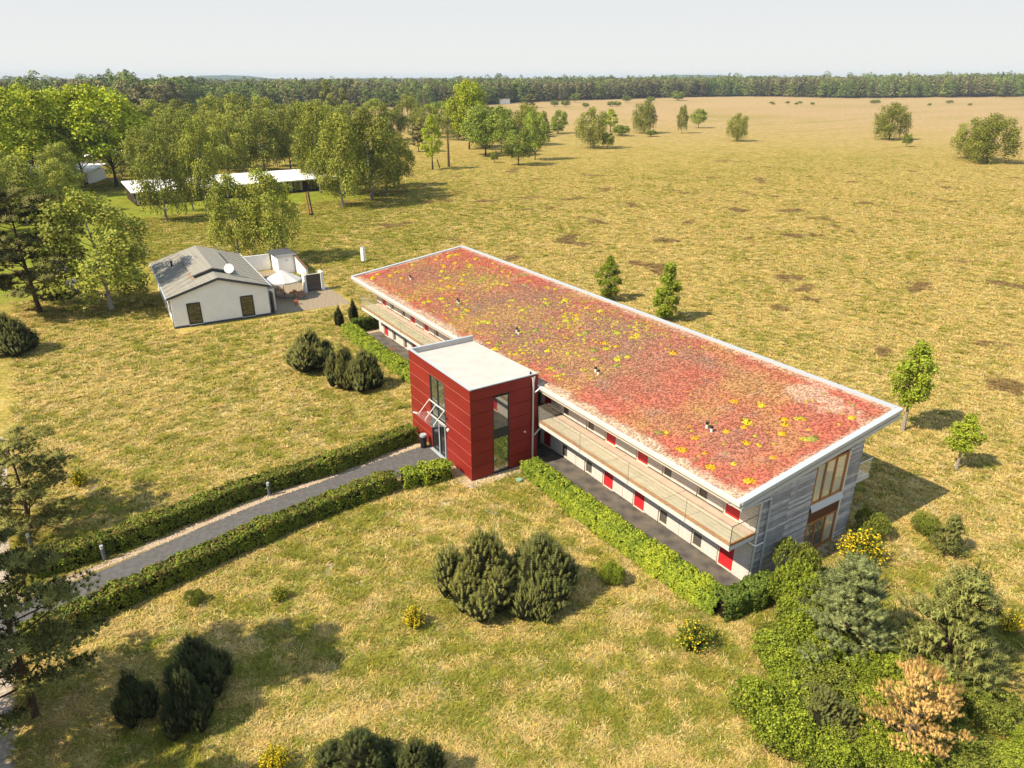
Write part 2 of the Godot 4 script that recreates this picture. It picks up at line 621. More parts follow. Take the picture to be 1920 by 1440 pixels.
func red_door(parent: Node, x0: float, x1: float, y: float) -> void:
	var d := cuboid("door", parent, Vector3(x0 + 0.07, y + 0.03, -0.15), Vector3(x1 - 0.07, y + 2.12, -0.1), M.door_red)
	var g := Geo.new()
	for s in [[x0, x0 + 0.07], [x1 - 0.07, x1]]:
		g.box(Vector3((s[0] + s[1]) / 2.0, y + 1.08, -0.12), Vector3(0.07, 2.16, 0.14))
	g.box(Vector3((x0 + x1) / 2.0, y + 2.16, -0.12), Vector3(x1 - x0, 0.06, 0.14))
	g.box(Vector3((x0 + x1) / 2.0, y + 0.012, -0.1), Vector3(x1 - x0 - 0.14, 0.04, 0.16))
	part("frame", g, M.wood_pale, d)
	g = Geo.new()
	g.tube([Vector3(x0 + 0.17, y + 1.0, -0.05), Vector3(x0 + 0.17, y + 1.3, -0.05)], [0.015, 0.015], 6)
	g.box(Vector3(x0 + 0.17, y + 1.02, -0.08), Vector3(0.02, 0.02, 0.05))
	g.box(Vector3(x0 + 0.17, y + 1.28, -0.08), Vector3(0.02, 0.02, 0.05))
	part("handle", g, M.steel, d)


func slot_window(parent: Node, x0: float, x1: float, y: float) -> void:
	var g := Geo.new()
	for s in [x0 + 0.04, x1 - 0.04]:
		g.box(Vector3(s, y + 1.1, -0.125), Vector3(0.08, 2.1, 0.12))
	for h in [0.09, 0.95, 2.12]:
		g.box(Vector3((x0 + x1) / 2.0, y + h, -0.127), Vector3(x1 - x0 - 0.16, 0.075, 0.1))
	var w := part("window", g, M.wood_pale, parent)
	for q in [[0.13, 0.91], [0.99, 2.08]]:
		cuboid("pane", w, Vector3(x0 + 0.08, y + q[0], -0.155), Vector3(x1 - 0.08, y + q[1], -0.135), M.glass_dark if q[0] > 0.5 else M.glass_grey)


func deck(parent: Node, x0: float, x1: float) -> void:
	var n := 13
	var cuts := [x0]
	var x := x1
	var list := []
	while x - 4.45 > x0 + 1.0:
		list.append(x)
		x -= 4.45
	list.append(x)
	list.append(x0)
	for k in list.size() - 1:
		for i in n:
			var z0 := -0.02 + i * 0.123
			var a: float = list[k + 1] + 0.006 + (rng.randf() * 0.02)
			var b: float = list[k] - 0.006
			span("deck_board", parent, Vector3(a, 2.955, z0 + 0.006), Vector3(b, 2.995 + rng.randf() * 0.006, z0 + 0.117), M.decks[rng.randi() % 4] if i > 4 else M.deck_rose[rng.randi() % 2])
		span("edge_board", parent, Vector3(list[k + 1] + 0.01, 2.90, 1.578), Vector3(list[k] - 0.01, 3.03, 1.70), M.deck_edge)
	span("joist_layer", parent, Vector3(x0 + 0.02, 2.78, 0.0), Vector3(x1 - 0.02, 2.93, 1.56), M.soffit)
	span("steel_beam", parent, Vector3(x0, 2.64, 1.58), Vector3(x1, 2.892, 1.72), M.beam)
	span("end_beam", parent, Vector3(x1 - 0.1, 2.66, 0.02), Vector3(x1 - 0.002, 2.88, 1.577), M.beam)
	span("end_beam", parent, Vector3(x0 + 0.002, 2.66, 0.02), Vector3(x0 + 0.1, 2.88, 1.577), M.beam)
	span("edge_board", parent, Vector3(x1 - 0.07, 2.9, 0.02), Vector3(x1, 3.01, 1.58), M.deck_edge)
	# glass railing
	var m := int(ceil((x1 - x0) / 1.49))
	for i in m:
		var a := lerpf(x0, x1, float(i) / m)
		var b := lerpf(x0, x1, float(i + 1) / m)
		span("railing_pane", parent, Vector3(a + 0.015, 2.92, 1.735), Vector3(b - 0.015, 3.97, 1.745), M.pane)
		if i % 3 == 0:
			span("railing_post", parent, Vector3(a - 0.012, 2.7, 1.721), Vector3(a + 0.012, 3.96, 1.733), M.rail)
	for e in [x0 + 0.01, x1 - 0.01]:
		span("railing_pane", parent, Vector3(e - 0.006, 2.92, 0.05), Vector3(e + 0.006, 3.97, 1.68), M.pane)
		var g := Geo.new()
		g.tube([Vector3(e, 3.985, 0.02), Vector3(e, 3.985, 1.72)], [0.022, 0.022], 6)
		part("handrail", g, M.rail, parent)
	span("railing_post", parent, Vector3(x1 - 0.03, 2.7, 1.69), Vector3(x1, 3.97, 1.72), M.rail)
	var g2 := Geo.new()
	g2.tube([Vector3(x0, 3.985, 1.72), Vector3(x1, 3.985, 1.72)], [0.014, 0.014], 6)
	part("handrail", g2, M.rail, parent)


func main_building() -> void:
	var b := thing("long_house", "long two storey house with red planted roof, red doors and boarded grey end wall", "house")
	var X0 := -44.25
	# body with a sloping top, as one closed solid
	var g := Geo.new()
	var prof := [Vector2(-0.17, 0.0), Vector2(-0.17, 4.9), Vector2(-7.8, 5.82), Vector2(-7.8, 0.0)]
	for i in 4:
		var p: Vector2 = prof[i]
		var q: Vector2 = prof[(i + 1) % 4]
		g.quad(Vector3(X0, p.y, p.x), Vector3(-0.1, p.y, p.x), Vector3(-0.1, q.y, q.x), Vector3(X0, q.y, q.x), Color.WHITE)
	for x in [X0, -0.1]:
		var nn := Vector3(-1 if x < -1.0 else 1, 0, 0)
		g.face(Vector3(x, prof[0].y, prof[0].x), Vector3(x, prof[1].y, prof[1].x), Vector3(x, prof[2].y, prof[2].x), Vector3(x, prof[3].y, prof[3].x), nn, Color.WHITE)
	part("wall", g, M.recess, b)
	# bays of the front, right to left from the near end: c = cladding (halves), d = door, w = window
	var near := [[-0.94, 0.0, "p"], [-1.95, -0.94, "d"], [-2.98, -1.95, "c"], [-3.70, -2.98, "w"], [-5.46, -3.70, "C"], [-6.16, -5.46, "w"], [-7.24, -6.16, "c"], [-8.19, -7.24, "d"], [-9.91, -8.19, "C"], [-10.87, -9.91, "d"],
		[-11.88, -10.87, "c"], [-12.6, -11.88, "w"], [-14.36, -12.6, "C"], [-15.1, -14.36, "w"], [-16.17, -15.1, "c"], [-17.1, -16.17, "d"]]
	var far := [[-44.25, -43.2, "c"], [-43.2, -42.15, "d"], [-42.15, -41.14, "c"], [-41.14, -40.42, "w"], [-40.42, -38.78, "C"], [-38.78, -38.05, "w"], [-38.05, -37.08, "c"], [-37.08, -36.06, "d"], [-36.06, -34.48, "C"], [-34.48, -33.52, "d"],
		[-33.52, -32.48, "c"], [-32.48, -31.72, "w"], [-31.72, -30.0, "C"], [-30.0, -29.25, "w"], [-29.25, -28.2, "c"], [-28.2, -27.2, "d"], [-27.2, -25.4, "C"], [-25.4, -24.4, "d"]]
	for bay in near + far:
		for f in 2:
			var y := 0.03 if f == 0 else 3.0
			var top := 2.66 if f == 0 else 5.0
			match bay[2]:
				"c":
					clad_box(b, bay[0], bay[1], y + 0.09, top, 1)
				"C":
					clad_box(b, bay[0], bay[1], y + 0.09, top, 2)
				"p":
					clad_box(b, bay[0], bay[1] - 0.001, y + 0.01, top + (0.25 if f == 0 else -0.06), 1)
				"d":
					red_door(b, bay[0], bay[1], y)
				"w":
					slot_window(b, bay[0], bay[1], y)
	span("floor_band", b, Vector3(X0, 2.7, -0.26), Vector3(-0.02, 2.94, -0.05), M.clad_dark)
	for f in 2:
		span("post", b, Vector3(-17.3, 0.03 + f * 2.97, -0.1), Vector3(-17.12, 2.7 + f * 2.3, 0.05), M.beam)
	deck(b, -15.15, -0.0)
	deck(b, -43.96, -23.7)
	for bx in [-14.6, -10.9, -7.3, -3.65, -0.25, -43.6, -40.0, -36.4, -32.8, -29.2, -25.6]:
		g = Geo.new()
		g.bar(Vector3(bx, 2.2, 0.0), Vector3(bx, 2.63, 0.9), 0.05, 0.06)
		part("bracket", g, M.beam, b)
	# near end wall: boards in three fields round the tall window
	var under := func(z: float) -> float: return roof_y(z) - 0.42
	var fields := [[0.0, -2.255], [-2.265, -4.12], [-6.78, -7.88]]
	var row := 0
	var y := 0.05
	while y < 5.9:
		var list: Array = fields.duplicate()
		if y > 5.36:
			list = [[0.0, -2.255], [-2.265, -7.88]]
		for fl in list:
			var z0: float = fl[0]
			var z1: float = fl[1]
			if y + 0.13 > under.call(z0):
				z0 = minf(z0, 1.52 - (y + 0.13 - 5.2 + 0.42) / 0.1222)
			if z0 - z1 > 0.08:
				var o := span("plank", b, Vector3(-0.11, y + 0.003, z1), Vector3(-0.012 + rng.randf_range(-0.006, 0.008), y + 0.127, z0), M.planks[rng.randi() % 5])
				o.rotation.z = 0.0
		y += 0.132
		row += 1
	# reveal of the tall window
	span("window_jamb", b, Vector3(-0.1, 0.05, -6.78), Vector3(0.01, 5.35, -6.66), M.wood_pale)
	for lvl in 2:
		var y0: float = [0.06, 3.02][lvl]
		var y1: float = [1.9, 5.34][lvl]
		g = Geo.new()
		for z in [-4.16, -4.88, -5.72, -6.6]:
			g.box(Vector3(-0.045, (y0 + y1) / 2.0, z), Vector3(0.09, y1 - y0, 0.1))
		for yy in [y0 + 0.05, y1 - 0.04]:
			g.box(Vector3(-0.047, yy, -5.38), Vector3(0.08, 0.11, 2.34))
		var w := part("tall_window", g, M.wood, b)
		for k in 3:
			var za: float = [-4.21, -4.93, -5.77][k]
			var zb: float = [-4.83, -5.67, -6.55][k]
			cuboid("pane", w, Vector3(-0.04, y0 + 0.1, zb), Vector3(-0.03, y1 - 0.09, za), M.pane)
			var drawn := lvl == 1 or k == 2
			g = Geo.new()
			if drawn:
				var n := 14
				for i in n:
					var z2 := lerpf(za, zb, float(i) / n)
					var z3 := lerpf(za, zb, float(i + 1) / n)
					var d2 := -0.078 + 0.018 * sin(i * 2.1 + k)
					var d3 := -0.078 + 0.018 * sin((i + 1) * 2.1 + k)
					g.quad(Vector3(d2, y0 + 0.12, z2), Vector3(d2, y1 - 0.1, z2), Vector3(d3, y1 - 0.1, z3), Vector3(d3, y0 + 0.12, z3), Color.WHITE)
				part("curtain", g, M.curtain, w)
			else:
				cuboid("dark_room", w, Vector3(-0.098, y0 + 0.1, zb), Vector3(-0.085, y1 - 0.09, za), M.room)
	span("spandrel", b, Vector3(-0.1, 1.93, -6.66), Vector3(-0.02, 2.66, -4.12), M.spandrel)
	g = Geo.new()
	g.quad(Vector3(-0.02, 3.0, -4.12), Vector3(-0.02, 3.0, -6.7), Vector3(0.13, 2.68, -6.7), Vector3(0.13, 2.68, -4.12), Color.WHITE)
	g.box(Vector3(0.12, 2.665, -5.41), Vector3(0.02, 0.05, 2.58))
	part("sill", g, M.alu, b)
	# pipes and corner post of the near end
	g = Geo.new()
	g.tube([Vector3(0.07, 0.05, -0.05), Vector3(0.07, 4.8, -0.05)], [0.05, 0.05], 8)
	part("corner_pipe", g, M.steel, b)
	g = Geo.new()
	g.tube([Vector3(0.02, 4.72, 1.3), Vector3(0.07, 4.7, -0.72), Vector3(0.07, 0.05, -0.72)], [0.05, 0.05, 0.05], 8)
	part("downpipe", g, M.alu, b)
	g = Geo.new()
	g.tube([Vector3(-0.05, 2.6, 0.35), Vector3(0.1, 2.3, -0.02), Vector3(0.1, 2.3, -0.6)], [0.045, 0.045, 0.045], 8)
	part("drain_pipe", g, M.steel, b)
	# roof
	var ra := -46.25
	var rb := 0.12
	g = Geo.new()
	var za := 1.48
	var zb := -10.42
	for e in [[0.06, 1.0], [0.4, -1.0]]:
		g.face(Vector3(ra, roof_y(za) - e[0], za), Vector3(rb, roof_y(za) - e[0], za), Vector3(rb, roof_y(zb) - e[0], zb), Vector3(ra, roof_y(zb) - e[0], zb), Vector3(0, e[1], 0.12 * e[1]).normalized(), Color.WHITE)
	g.face(Vector3(ra, roof_y(za) - 0.06, za), Vector3(rb, roof_y(za) - 0.06, za), Vector3(rb, roof_y(za) - 0.4, za), Vector3(ra, roof_y(za) - 0.4, za), Vector3.BACK, Color.WHITE)
	g.face(Vector3(ra, roof_y(zb) - 0.06, zb), Vector3(rb, roof_y(zb) - 0.06, zb), Vector3(rb, roof_y(zb) - 0.4, zb), Vector3(ra, roof_y(zb) - 0.4, zb), Vector3.FORWARD, Color.WHITE)
	for x in [ra, rb]:
		g.face(Vector3(x, roof_y(za) - 0.06, za), Vector3(x, roof_y(zb) - 0.06, zb), Vector3(x, roof_y(zb) - 0.4, zb), Vector3(x, roof_y(za) - 0.4, za), Vector3(signf(x + 20), 0, 0), Color.WHITE)
	var roof := part("roof", g, M.soffit, b)
	for s in [[rb, 1.0], [ra, -1.0]]:
		g = Geo.new()
		var x: float = s[0]
		g.bar(Vector3(x - 0.06 * s[1], roof_y(1.52) + 0.04, 1.52), Vector3(x - 0.06 * s[1], roof_y(-10.5) + 0.04, -10.5), 0.32, 0.16)
		g.bar(Vector3(x + 0.02 * s[1], roof_y(1.5) - 0.32, 1.5), Vector3(x + 0.02 * s[1], roof_y(-10.45) - 0.32, -10.45), 0.08, 0.2)
		part("fascia", g, M.alu, roof)
	g = Geo.new()
	g.bar(Vector3(ra + 0.11, roof_y(-10.4) + 0.05, -10.4), Vector3(rb - 0.23, roof_y(-10.4) + 0.05, -10.4), 0.3, 0.16)
	g.bar(Vector3(ra + 0.1, roof_y(-10.4) - 0.3, -10.45), Vector3(rb - 0.1, roof_y(-10.4) - 0.3, -10.45), 0.06, 0.22)
	part("rear_fascia", g, M.alu, roof)
	g = Geo.new()
	g.bar(Vector3(ra - 0.05, roof_y(1.55) - 0.03, 1.56), Vector3(rb + 0.02, roof_y(1.55) - 0.03, 1.56), 0.16, 0.2)
	part("gutter", g, M.beam, roof)
	g = Geo.new()
	g.tube([Vector3(-0.55, 5.02, 1.55), Vector3(-0.5, 4.83, 1.5), Vector3(-0.2, 4.83, 1.3)], [0.05, 0.05, 0.05], 8)
	part("gutter_outlet", g, M.alu, roof)
	# vent pipes in pairs
	for x in [-41.18, -32.2, -23.4, -14.47, -5.3]:
		for k in 2:
			g = Geo.new()
			var p := Vector3(x + k * 0.42, roof_y(-2.1 + k * 0.12) - 0.02, -2.1 + k * 0.12)
			g.tube([p, p + Vector3(0, 0.26, 0)], [0.07, 0.07], 10)
			var pipe := part("vent_pipe", g, M.white, roof)
			g = Geo.new()
			g.tube([p + Vector3(0, 0.26, 0), p + Vector3(0, 0.36, 0)], [0.1, 0.085], 10)
			g.disc(p + Vector3(0, 0.36, 0), 0.085, 10, Vector3.UP)
			g.disc(p + Vector3(0, 0.26, 0), 0.1, 10, Vector3.DOWN)
			part("vent_cap", g, M.black, pipe)
	# beam end under the rear eave
	span("eave_beam", b, Vector3(-0.4, 5.9, -8.5), Vector3(0.06, 6.08, -7.9), M.alu)
	# rear balcony that shows past the end wall
	for x in [-4.4, -8.85, -13.3]:
		var h = x + 4.1
		span("rear_balcony", b, Vector3(x, 2.72, -9.6), Vector3(h, 2.92, -7.85), M.beam)
		span("balcony_pane", b, Vector3(x, 2.95, -9.585), Vector3(h, 3.9, -9.573), M.pane)
		for e in [x + 0.02, h - 0.02]:
			span("balcony_pane", b, Vector3(e - 0.006, 2.95, -9.56), Vector3(e + 0.006, 3.9, -7.9), M.pane)
		g = Geo.new()
		g.tube([Vector3(x, 3.93, -7.85), Vector3(x, 3.93, -9.58), Vector3(h, 3.93, -9.58), Vector3(h, 3.93, -7.85)], [0.03, 0.03, 0.03, 0.03], 8)
		part("balcony_rail", g, M.steel, b)


func sedum_color(x: float, z: float) -> Color:
	var u := (x + 46.25) / 46.37
	var front := 1.5 - z
	var back := z + 10.4
	var side := minf(x + 46.1, -x)
	var wob := nz_fine.get_noise_2d(x * 1.4, z * 1.4)
	var m := nz_mid.get_noise_2d(x * 2.2, z * 3.4)
	var f := nz_fine.get_noise_2d(x * 6.0, z * 6.0)
	var edge := minf(front, minf(back, side))
	var red := 0.34 + 0.5 * m + 0.3 * wob + 0.2 * f
	red += 0.55 * smoothstep(2.8, 0.8, edge) + 0.42 * smoothstep(0.62, 0.95, u) + 0.2 * smoothstep(0.3, 0.0, u)
	red -= 0.25 * smoothstep(0.25, 0.45, u) * smoothstep(0.8, 0.55, u)
	red = clampf(red, 0.0, 1.0)
	var c := Color(0.33, 0.19, 0.128).lerp(Color(0.47, 0.148, 0.102), red)
	c = c.lerp(Color(0.42, 0.255, 0.11), clampf(nz_mid.get_noise_2d(x * 3.0 + 90.0, z * 3.0) * 1.6, 0.0, 0.75))
	c = c.lerp(Color(0.3, 0.23, 0.19), clampf(nz_fine.get_noise_2d(x * 2.0 + 40.0, z * 2.0) * 1.4 - 0.4, 0.0, 0.35))
	var gr := smoothstep(0.85, 0.4, front + wob * 0.4 + f * 0.3)
	gr = maxf(gr, smoothstep(0.4, 0.15, side + wob * 0.3) * 0.8)
	gr = maxf(gr, 0.55 * smoothstep(0.7, 0.3, back + wob * 0.4))
	# bare gravel near the high right corner
	var q := Vector2((x + 2.9) * 0.42, (z + 8.7) * 0.75).length() + wob * 0.6 + f * 0.35
	gr = maxf(gr, 0.75 * smoothstep(0.95, 0.55, q))
	c = c.lerp(Color(0.58, 0.43, 0.32), gr * 0.95)
	return c


func roof_plants() -> void:
	var roof := find_child("long_house", false, false).find_child("roof", false, false)
	var g := Geo.new()
	var nx := 330
	var nzz := 84
	var v := PackedVector3Array()
	var n := PackedVector3Array()
	var c := PackedColorArray()
	var ix := PackedInt32Array()
	for j in nzz + 1:
		for i in nx + 1:
			var x := lerpf(-46.13, -0.06, float(i) / nx)
			var z := lerpf(1.45, -10.3, float(j) / nzz)
			v.append(Vector3(x, roof_y(z) + 0.012 + 0.025 * nz_fine.get_noise_2d(x * 9.0, z * 9.0), z))
			n.append((Vector3(0, 1, 0.122) + rdir() * 0.22).normalized())
			var q := sedum_color(x, z)
			c.append(Color(q.r / 0.66, q.g / 0.66, q.b / 0.66))
	for j in nzz:
		for i in nx:
			var a := j * (nx + 1) + i
			var w := nx + 1
			ix.append_array([a, a + w + 1, a + 1, a, a + w, a + w + 1])
	var m := ArrayMesh.new()
	var ar := []
	ar.resize(Mesh.ARRAY_MAX)
	ar[Mesh.ARRAY_VERTEX] = v
	ar[Mesh.ARRAY_NORMAL] = n
	ar[Mesh.ARRAY_COLOR] = c
	ar[Mesh.ARRAY_INDEX] = ix
	m.add_surface_from_arrays(Mesh.PRIMITIVE_TRIANGLES, ar)
	part("planting_mat", m, M.sedum, roof)
	# small sprigs all over the mat
	var sp := Geo.new()
	for k in 5:
		var a := TAU * k / 5.0
		var d := Vector3(cos(a), 0, sin(a))
		var s := Vector3(-d.z, 0, d.x) * 0.024
		sp.leaf(d * 0.01 - s, d * 0.01 + s, d * 0.055 + Vector3(0, 0.025, 0), (Vector3.UP + d * 0.25).normalized(), Color.WHITE)
	var xf := []
	var cols := []
	for i in 60000:
		var x := rng.randf_range(-46.1, -0.1)
		var z := rng.randf_range(-10.25, 1.4)
		var q := sedum_color(x + rng.randf_range(-0.15, 0.15), z + rng.randf_range(-0.15, 0.15))
		xf.append(Transform3D(Basis(Vector3.UP, rng.randf() * TAU).scaled(Vector3.ONE * rng.randf_range(0.5, 1.5)), Vector3(x, roof_y(z) + 0.02, z)))
		cols.append(vary(q, 0.16))
	scatter("red_sprigs", roof, sp.mesh(), M.grass, xf, cols)
	# clumps: four kinds, each clump a thing
	var kinds := [["lime", Color(0.5, 0.48, 0.05)], ["yellow", Color(0.64, 0.54, 0.035)], ["orange", Color(0.68, 0.4, 0.025)], ["green", Color(0.3, 0.32, 0.07)]]
	var says := ["lime green stonecrop cushion growing on the red planted roof", "bright yellow stonecrop cushion growing on the red planted roof", "orange yellow flowering stonecrop cushion growing on the red planted roof", "dull green stonecrop cushion growing on the red planted roof"]
	var meshes := []
	for k in 4:
		for s in 2:
			var q := Geo.new()
			for i in 110:
				var a := rng.randf() * TAU
				var r := sqrt(rng.randf())
				var hh := (1.0 - r * r) * 0.42 * rng.randf_range(0.7, 1.25)
				var p := Vector3(cos(a) * r * (1.0 if s == 0 else 1.3), hh, sin(a) * r * 0.85)
				var nn := (Vector3(p.x, 0.7, p.z) + rdir() * 0.4).normalized()
				var t := nn.cross(rdir()).normalized() * 0.17
				var u := nn.cross(t).normalized() * 0.2
				var col := vary(kinds[k][1], 0.25)
				q.leaf(p - t - u * 0.6, p + t - u * 0.6, p + u + nn * 0.05, nn, col)
			meshes.append(q.mesh())
	# the very smallest tufts, too many to tell apart
	for k in [0, 3, 1]:
		var sx := []
		while sx.size() < 330:
			var x := rng.randf_range(-45.3, -0.9)
			var z := rng.randf_range(-9.7, 0.6)
			if rng.randf() < (0.35 + 0.9 * nz_mid.get_noise_2d(x * 1.3 + 7.0, z * 1.3)) * smoothstep(1.05, 0.6, (x + 46.0) / 46.0):
				sx.append(Transform3D(Basis(Vector3.UP, rng.randf() * TAU).scaled(Vector3.ONE * rng.randf_range(0.07, 0.15)), Vector3(x, roof_y(z), z)))
		scatter("tiny_tufts", roof, meshes[k * 2], M.leaf, sx, [])
	var put := 0
	var spots := []
	# a few that stand out, then the drifts
	for s in [[-3.0, -2.45, 2, 1.0], [-1.1, -5.1, 3, 1.1], [-1.35, -4.75, 0, 0.9], [-4.36, -4.04, 1, 1.3], [-2.4, -4.4, 2, 1.0], [-2.9, -5.2, 2, 1.0], [-0.75, -0.1, 2, 1.2], [-44.4, 0.15, 2, 1.2], [-44.0, 0.4, 1, 1.1], [-43.5, -1.2, 2, 1.2], [-41.9, -1.6, 2, 1.0]]:
		spots.append(s)
	while spots.size() < 285:
		var x := rng.randf_range(-45.3, -0.9)
		var z := rng.randf_range(-9.7, 0.6)
		var u := (x + 46.0) / 46.0
		var dens := 0.55 + 0.9 * nz_mid.get_noise_2d(x * 1.3 + 7.0, z * 1.3)
		dens *= smoothstep(1.12, 0.65, u) * smoothstep(-10.2, -7.5, z) * 1.15 + 0.08
		if rng.randf() > dens:
			continue
		var r := rng.randf()
		var k := 0
		if u < 0.12 or u > 0.86:
			k = 2 if r < 0.55 else 1
		else:
			k = 0 if r < 0.4 else (1 if r < 0.72 else (3 if r < 0.9 else 2))
		spots.append([x, z, k, pow(rng.randf(), 1.8) * 0.8 + 0.4])
	for s in spots:
		var o := MeshInstance3D.new()
		o.name = "stonecrop_cushion"
		o.mesh = meshes[s[2] * 2 + put % 2]
		o.material_override = M.leaf
		add_child(o, true)
		o.position = Vector3(s[0], roof_y(s[1]) + 0.0, s[1])
		o.rotation.y = rng.randf() * TAU
		o.scale = Vector3(1, 0.8, 1) * 0.27 * s[3]
		tag(o, says[s[2]], "plant", ["lime", "yellow", "orange", "green"][s[2]] + " stonecrop cushions on the roof")
		put += 1


# ---------------------------------------------------------------- red entrance tower
func entrance_tower() -> void:
	var b := thing("entrance_tower", "red panelled entrance tower with flat white roof and tall glazing", "building")
	var xa := -23.57
	var xb := -15.44
	var zf := 6.376
	var zr := 1.52
	var g := Geo.new()
	g.box(Vector3((xa + xb) / 2.0 - 0.05, 2.78, (zf + zr) / 2.0 - 0.05), Vector3(xb - xa - 0.16, 5.56, zf - zr - 0.14))
	part("wall", g, M.recess, b)
	var ys := [0.06, 0.94, 1.81, 2.68, 3.55, 4.43, 5.32, 6.0]
	for i in 7:
		var y0: float = ys[i] + 0.012
		var y1: float = ys[i + 1] - 0.012
		var front := [[xa, -20.62], [-18.6, xb]] if i < 6 else [[xa, xb]]
		for f in front:
			span("panel", b, Vector3(f[0], y0, zf - 0.035), Vector3(f[1], y1, zf), M.panels[rng.randi() % 3])
		var right := [[zf - 0.036, 4.84], [3.68, 1.6]] if i < 6 else [[zf - 0.036, 1.6]]
		for f in right:
			span("panel", b, Vector3(xb - 0.035, y0, f[1]), Vector3(xb, y1, f[0]), M.panels[rng.randi() % 3])
		span("panel", b, Vector3(xa, y0, zr), Vector3(xa + 0.035, y1, zf - 0.036), M.panels[i % 3])
	for i in 6:
		var y: float = ys[i + 1]
		for f in [[xa + 0.01, -20.63], [-18.59, xb - 0.01]] if i < 5 else [[xa + 0.01, xb - 0.01]]:
			span("joint", b, Vector3(f[0], y - 0.011, zf - 0.03), Vector3(f[1], y + 0.011, zf - 0.008), M.joint)
	span("link_wall", b, Vector3(-23.4, 0.02, 0.06), Vector3(-17.4, 4.95, 1.5), M.recess)
	# roof
	g = Geo.new()
	g.quad(Vector3(xa + 0.1, 5.7, zr), Vector3(xa + 0.1, 5.7, zf - 0.1), Vector3(xb - 0.06, 6.02, zf - 0.1), Vector3(xb - 0.06, 6.02, zr), Color.WHITE)
	var roof := part("roof", g, M.membrane, b)
	span("upstand", roof, Vector3(xa + 0.02, 5.6, zr), Vector3(xa + 0.14, 6.04, zf - 0.05), M.membrane)
	span("upstand", roof, Vector3(xa + 0.15, 5.6, zf - 0.14), Vector3(xb - 0.02, 6.04, zf - 0.04), M.membrane)
	span("coping", roof, Vector3(xa - 0.02, 6.03, zf - 0.16), Vector3(xb + 0.02, 6.09, zf + 0.02), M.alu)
	span("coping", roof, Vector3(xb - 0.07, 6.03, 1.5), Vector3(xb + 0.02, 6.085, zf - 0.17), M.alu)
	span("coping", roof, Vector3(xa - 0.02, 6.04, zr), Vector3(xa + 0.16, 6.085, zf - 0.17), M.alu)
	g = Geo.new()
	g.tube([Vector3(-15.65, 6.0, 2.0), Vector3(-15.65, 6.18, 2.0)], [0.07, 0.05], 8)
	g.disc(Vector3(-15.65, 6.18, 2.0), 0.05, 8, Vector3.UP)
	part("roof_vent", g, M.black, roof)
	# front glazing: lower door, upper window
	g = Geo.new()
	for x in [-20.58, -19.62, -18.65]:
		g.box(Vector3(x, 2.7, zf - 0.06), Vector3(0.08, 5.2, 0.1))
	for y in [0.09, 2.42, 3.16, 5.27]:
		g.box(Vector3(-19.61, y, zf - 0.055), Vector3(2.0, 0.1, 0.09))
	var w := part("front_glazing", g, M.frame_dark, b)
	for x in [[-20.54, -19.66], [-19.58, -18.69]]:
		for y in [[0.14, 2.37], [2.47, 3.11], [3.21, 5.22]]:
			cuboid("pane", w, Vector3(x[0], y[0], zf - 0.075), Vector3(x[1], y[1], zf - 0.06), M.mirror if y[0] > 2.4 else M.glass_dark)
	span("door_leaf", b, Vector3(-19.6, 0.06, zf - 0.015), Vector3(-19.5, 2.4, zf + 0.02), M.alu)
	span("door_leaf", b, Vector3(-18.78, 0.06, zf - 0.015), Vector3(-18.68, 2.4, zf + 0.02), M.alu)
	span("door_leaf", b, Vector3(-19.5, 2.28, zf - 0.014), Vector3(-18.78, 2.39, zf + 0.018), M.alu)
	span("threshold", b, Vector3(-20.6, 0.013, zf - 0.02), Vector3(-18.6, 0.05, zf + 0.2), M.alu)
	g = Geo.new()
	g.tube([Vector3(-19.4, 0.8, zf + 0.06), Vector3(-19.4, 1.5, zf + 0.06)], [0.018, 0.018], 6)
	part("door_handle", g, M.steel, b)
	# right glazing
	g = Geo.new()
	for z in [4.81, 3.71]:
		g.box(Vector3(xb - 0.05, 2.66, z), Vector3(0.1, 5.16, 0.06))
	for y in [0.09, 5.22]:
		g.box(Vector3(xb - 0.05, y, 4.26), Vector3(0.1, 0.06, 1.04))
	g.box(Vector3(xb - 0.03, 2.78, 4.26), Vector3(0.05, 0.6, 1.04))
	w = part("side_glazing", g, M.frame_dark, b)
	for y in [[0.12, 2.48], [3.08, 5.19]]:
		cuboid("pane", w, Vector3(xb - 0.06, y[0], 3.74), Vector3(xb - 0.045, y[1], 4.78), M.mirror)
	# glass canopy on three struts
	g = Geo.new()
	var c0 := [Vector3(-21.05, 2.5, zf + 0.05), Vector3(-18.45, 2.5, zf + 0.05), Vector3(-18.45, 2.7, 7.42), Vector3(-21.05, 2.7, 7.42)]
	var nrm: Vector3 = (c0[2] - c0[0]).cross(c0[1] - c0[0]).normalized()
	if nrm.y < 0.0:
		nrm = -nrm
	for s in [0.0, 0.02]:
		var o: Vector3 = nrm * s
		g.face(c0[0] + o, c0[1] + o, c0[2] + o, c0[3] + o, nrm if s > 0.0 else -nrm, Color.WHITE)
	for i in 4:
		g.quad(c0[i], c0[i] + nrm * 0.02, c0[(i + 1) % 4] + nrm * 0.02, c0[(i + 1) % 4], Color.WHITE)
	var can := part("canopy", g, M.pane, b)
	g = Geo.new()
	g.bar(Vector3(-20.7, 3.52, zf + 0.06), Vector3(-18.55, 3.52, zf + 0.06), 0.06, 0.06)
	part("wall_bar", g, M.beam, can)
	for x in [-20.65, -19.7, -18.6]:
		g = Geo.new()
		g.tube([Vector3(x, 3.52, zf + 0.08), Vector3(x - 0.02, 2.74, 7.2)], [0.03, 0.03], 8)
		g.tube([Vector3(x - 0.02, 2.66, 7.2), Vector3(x - 0.02, 2.78, 7.2)], [0.05, 0.05], 8)
		part("strut", g, M.beam, can)
	g = Geo.new()
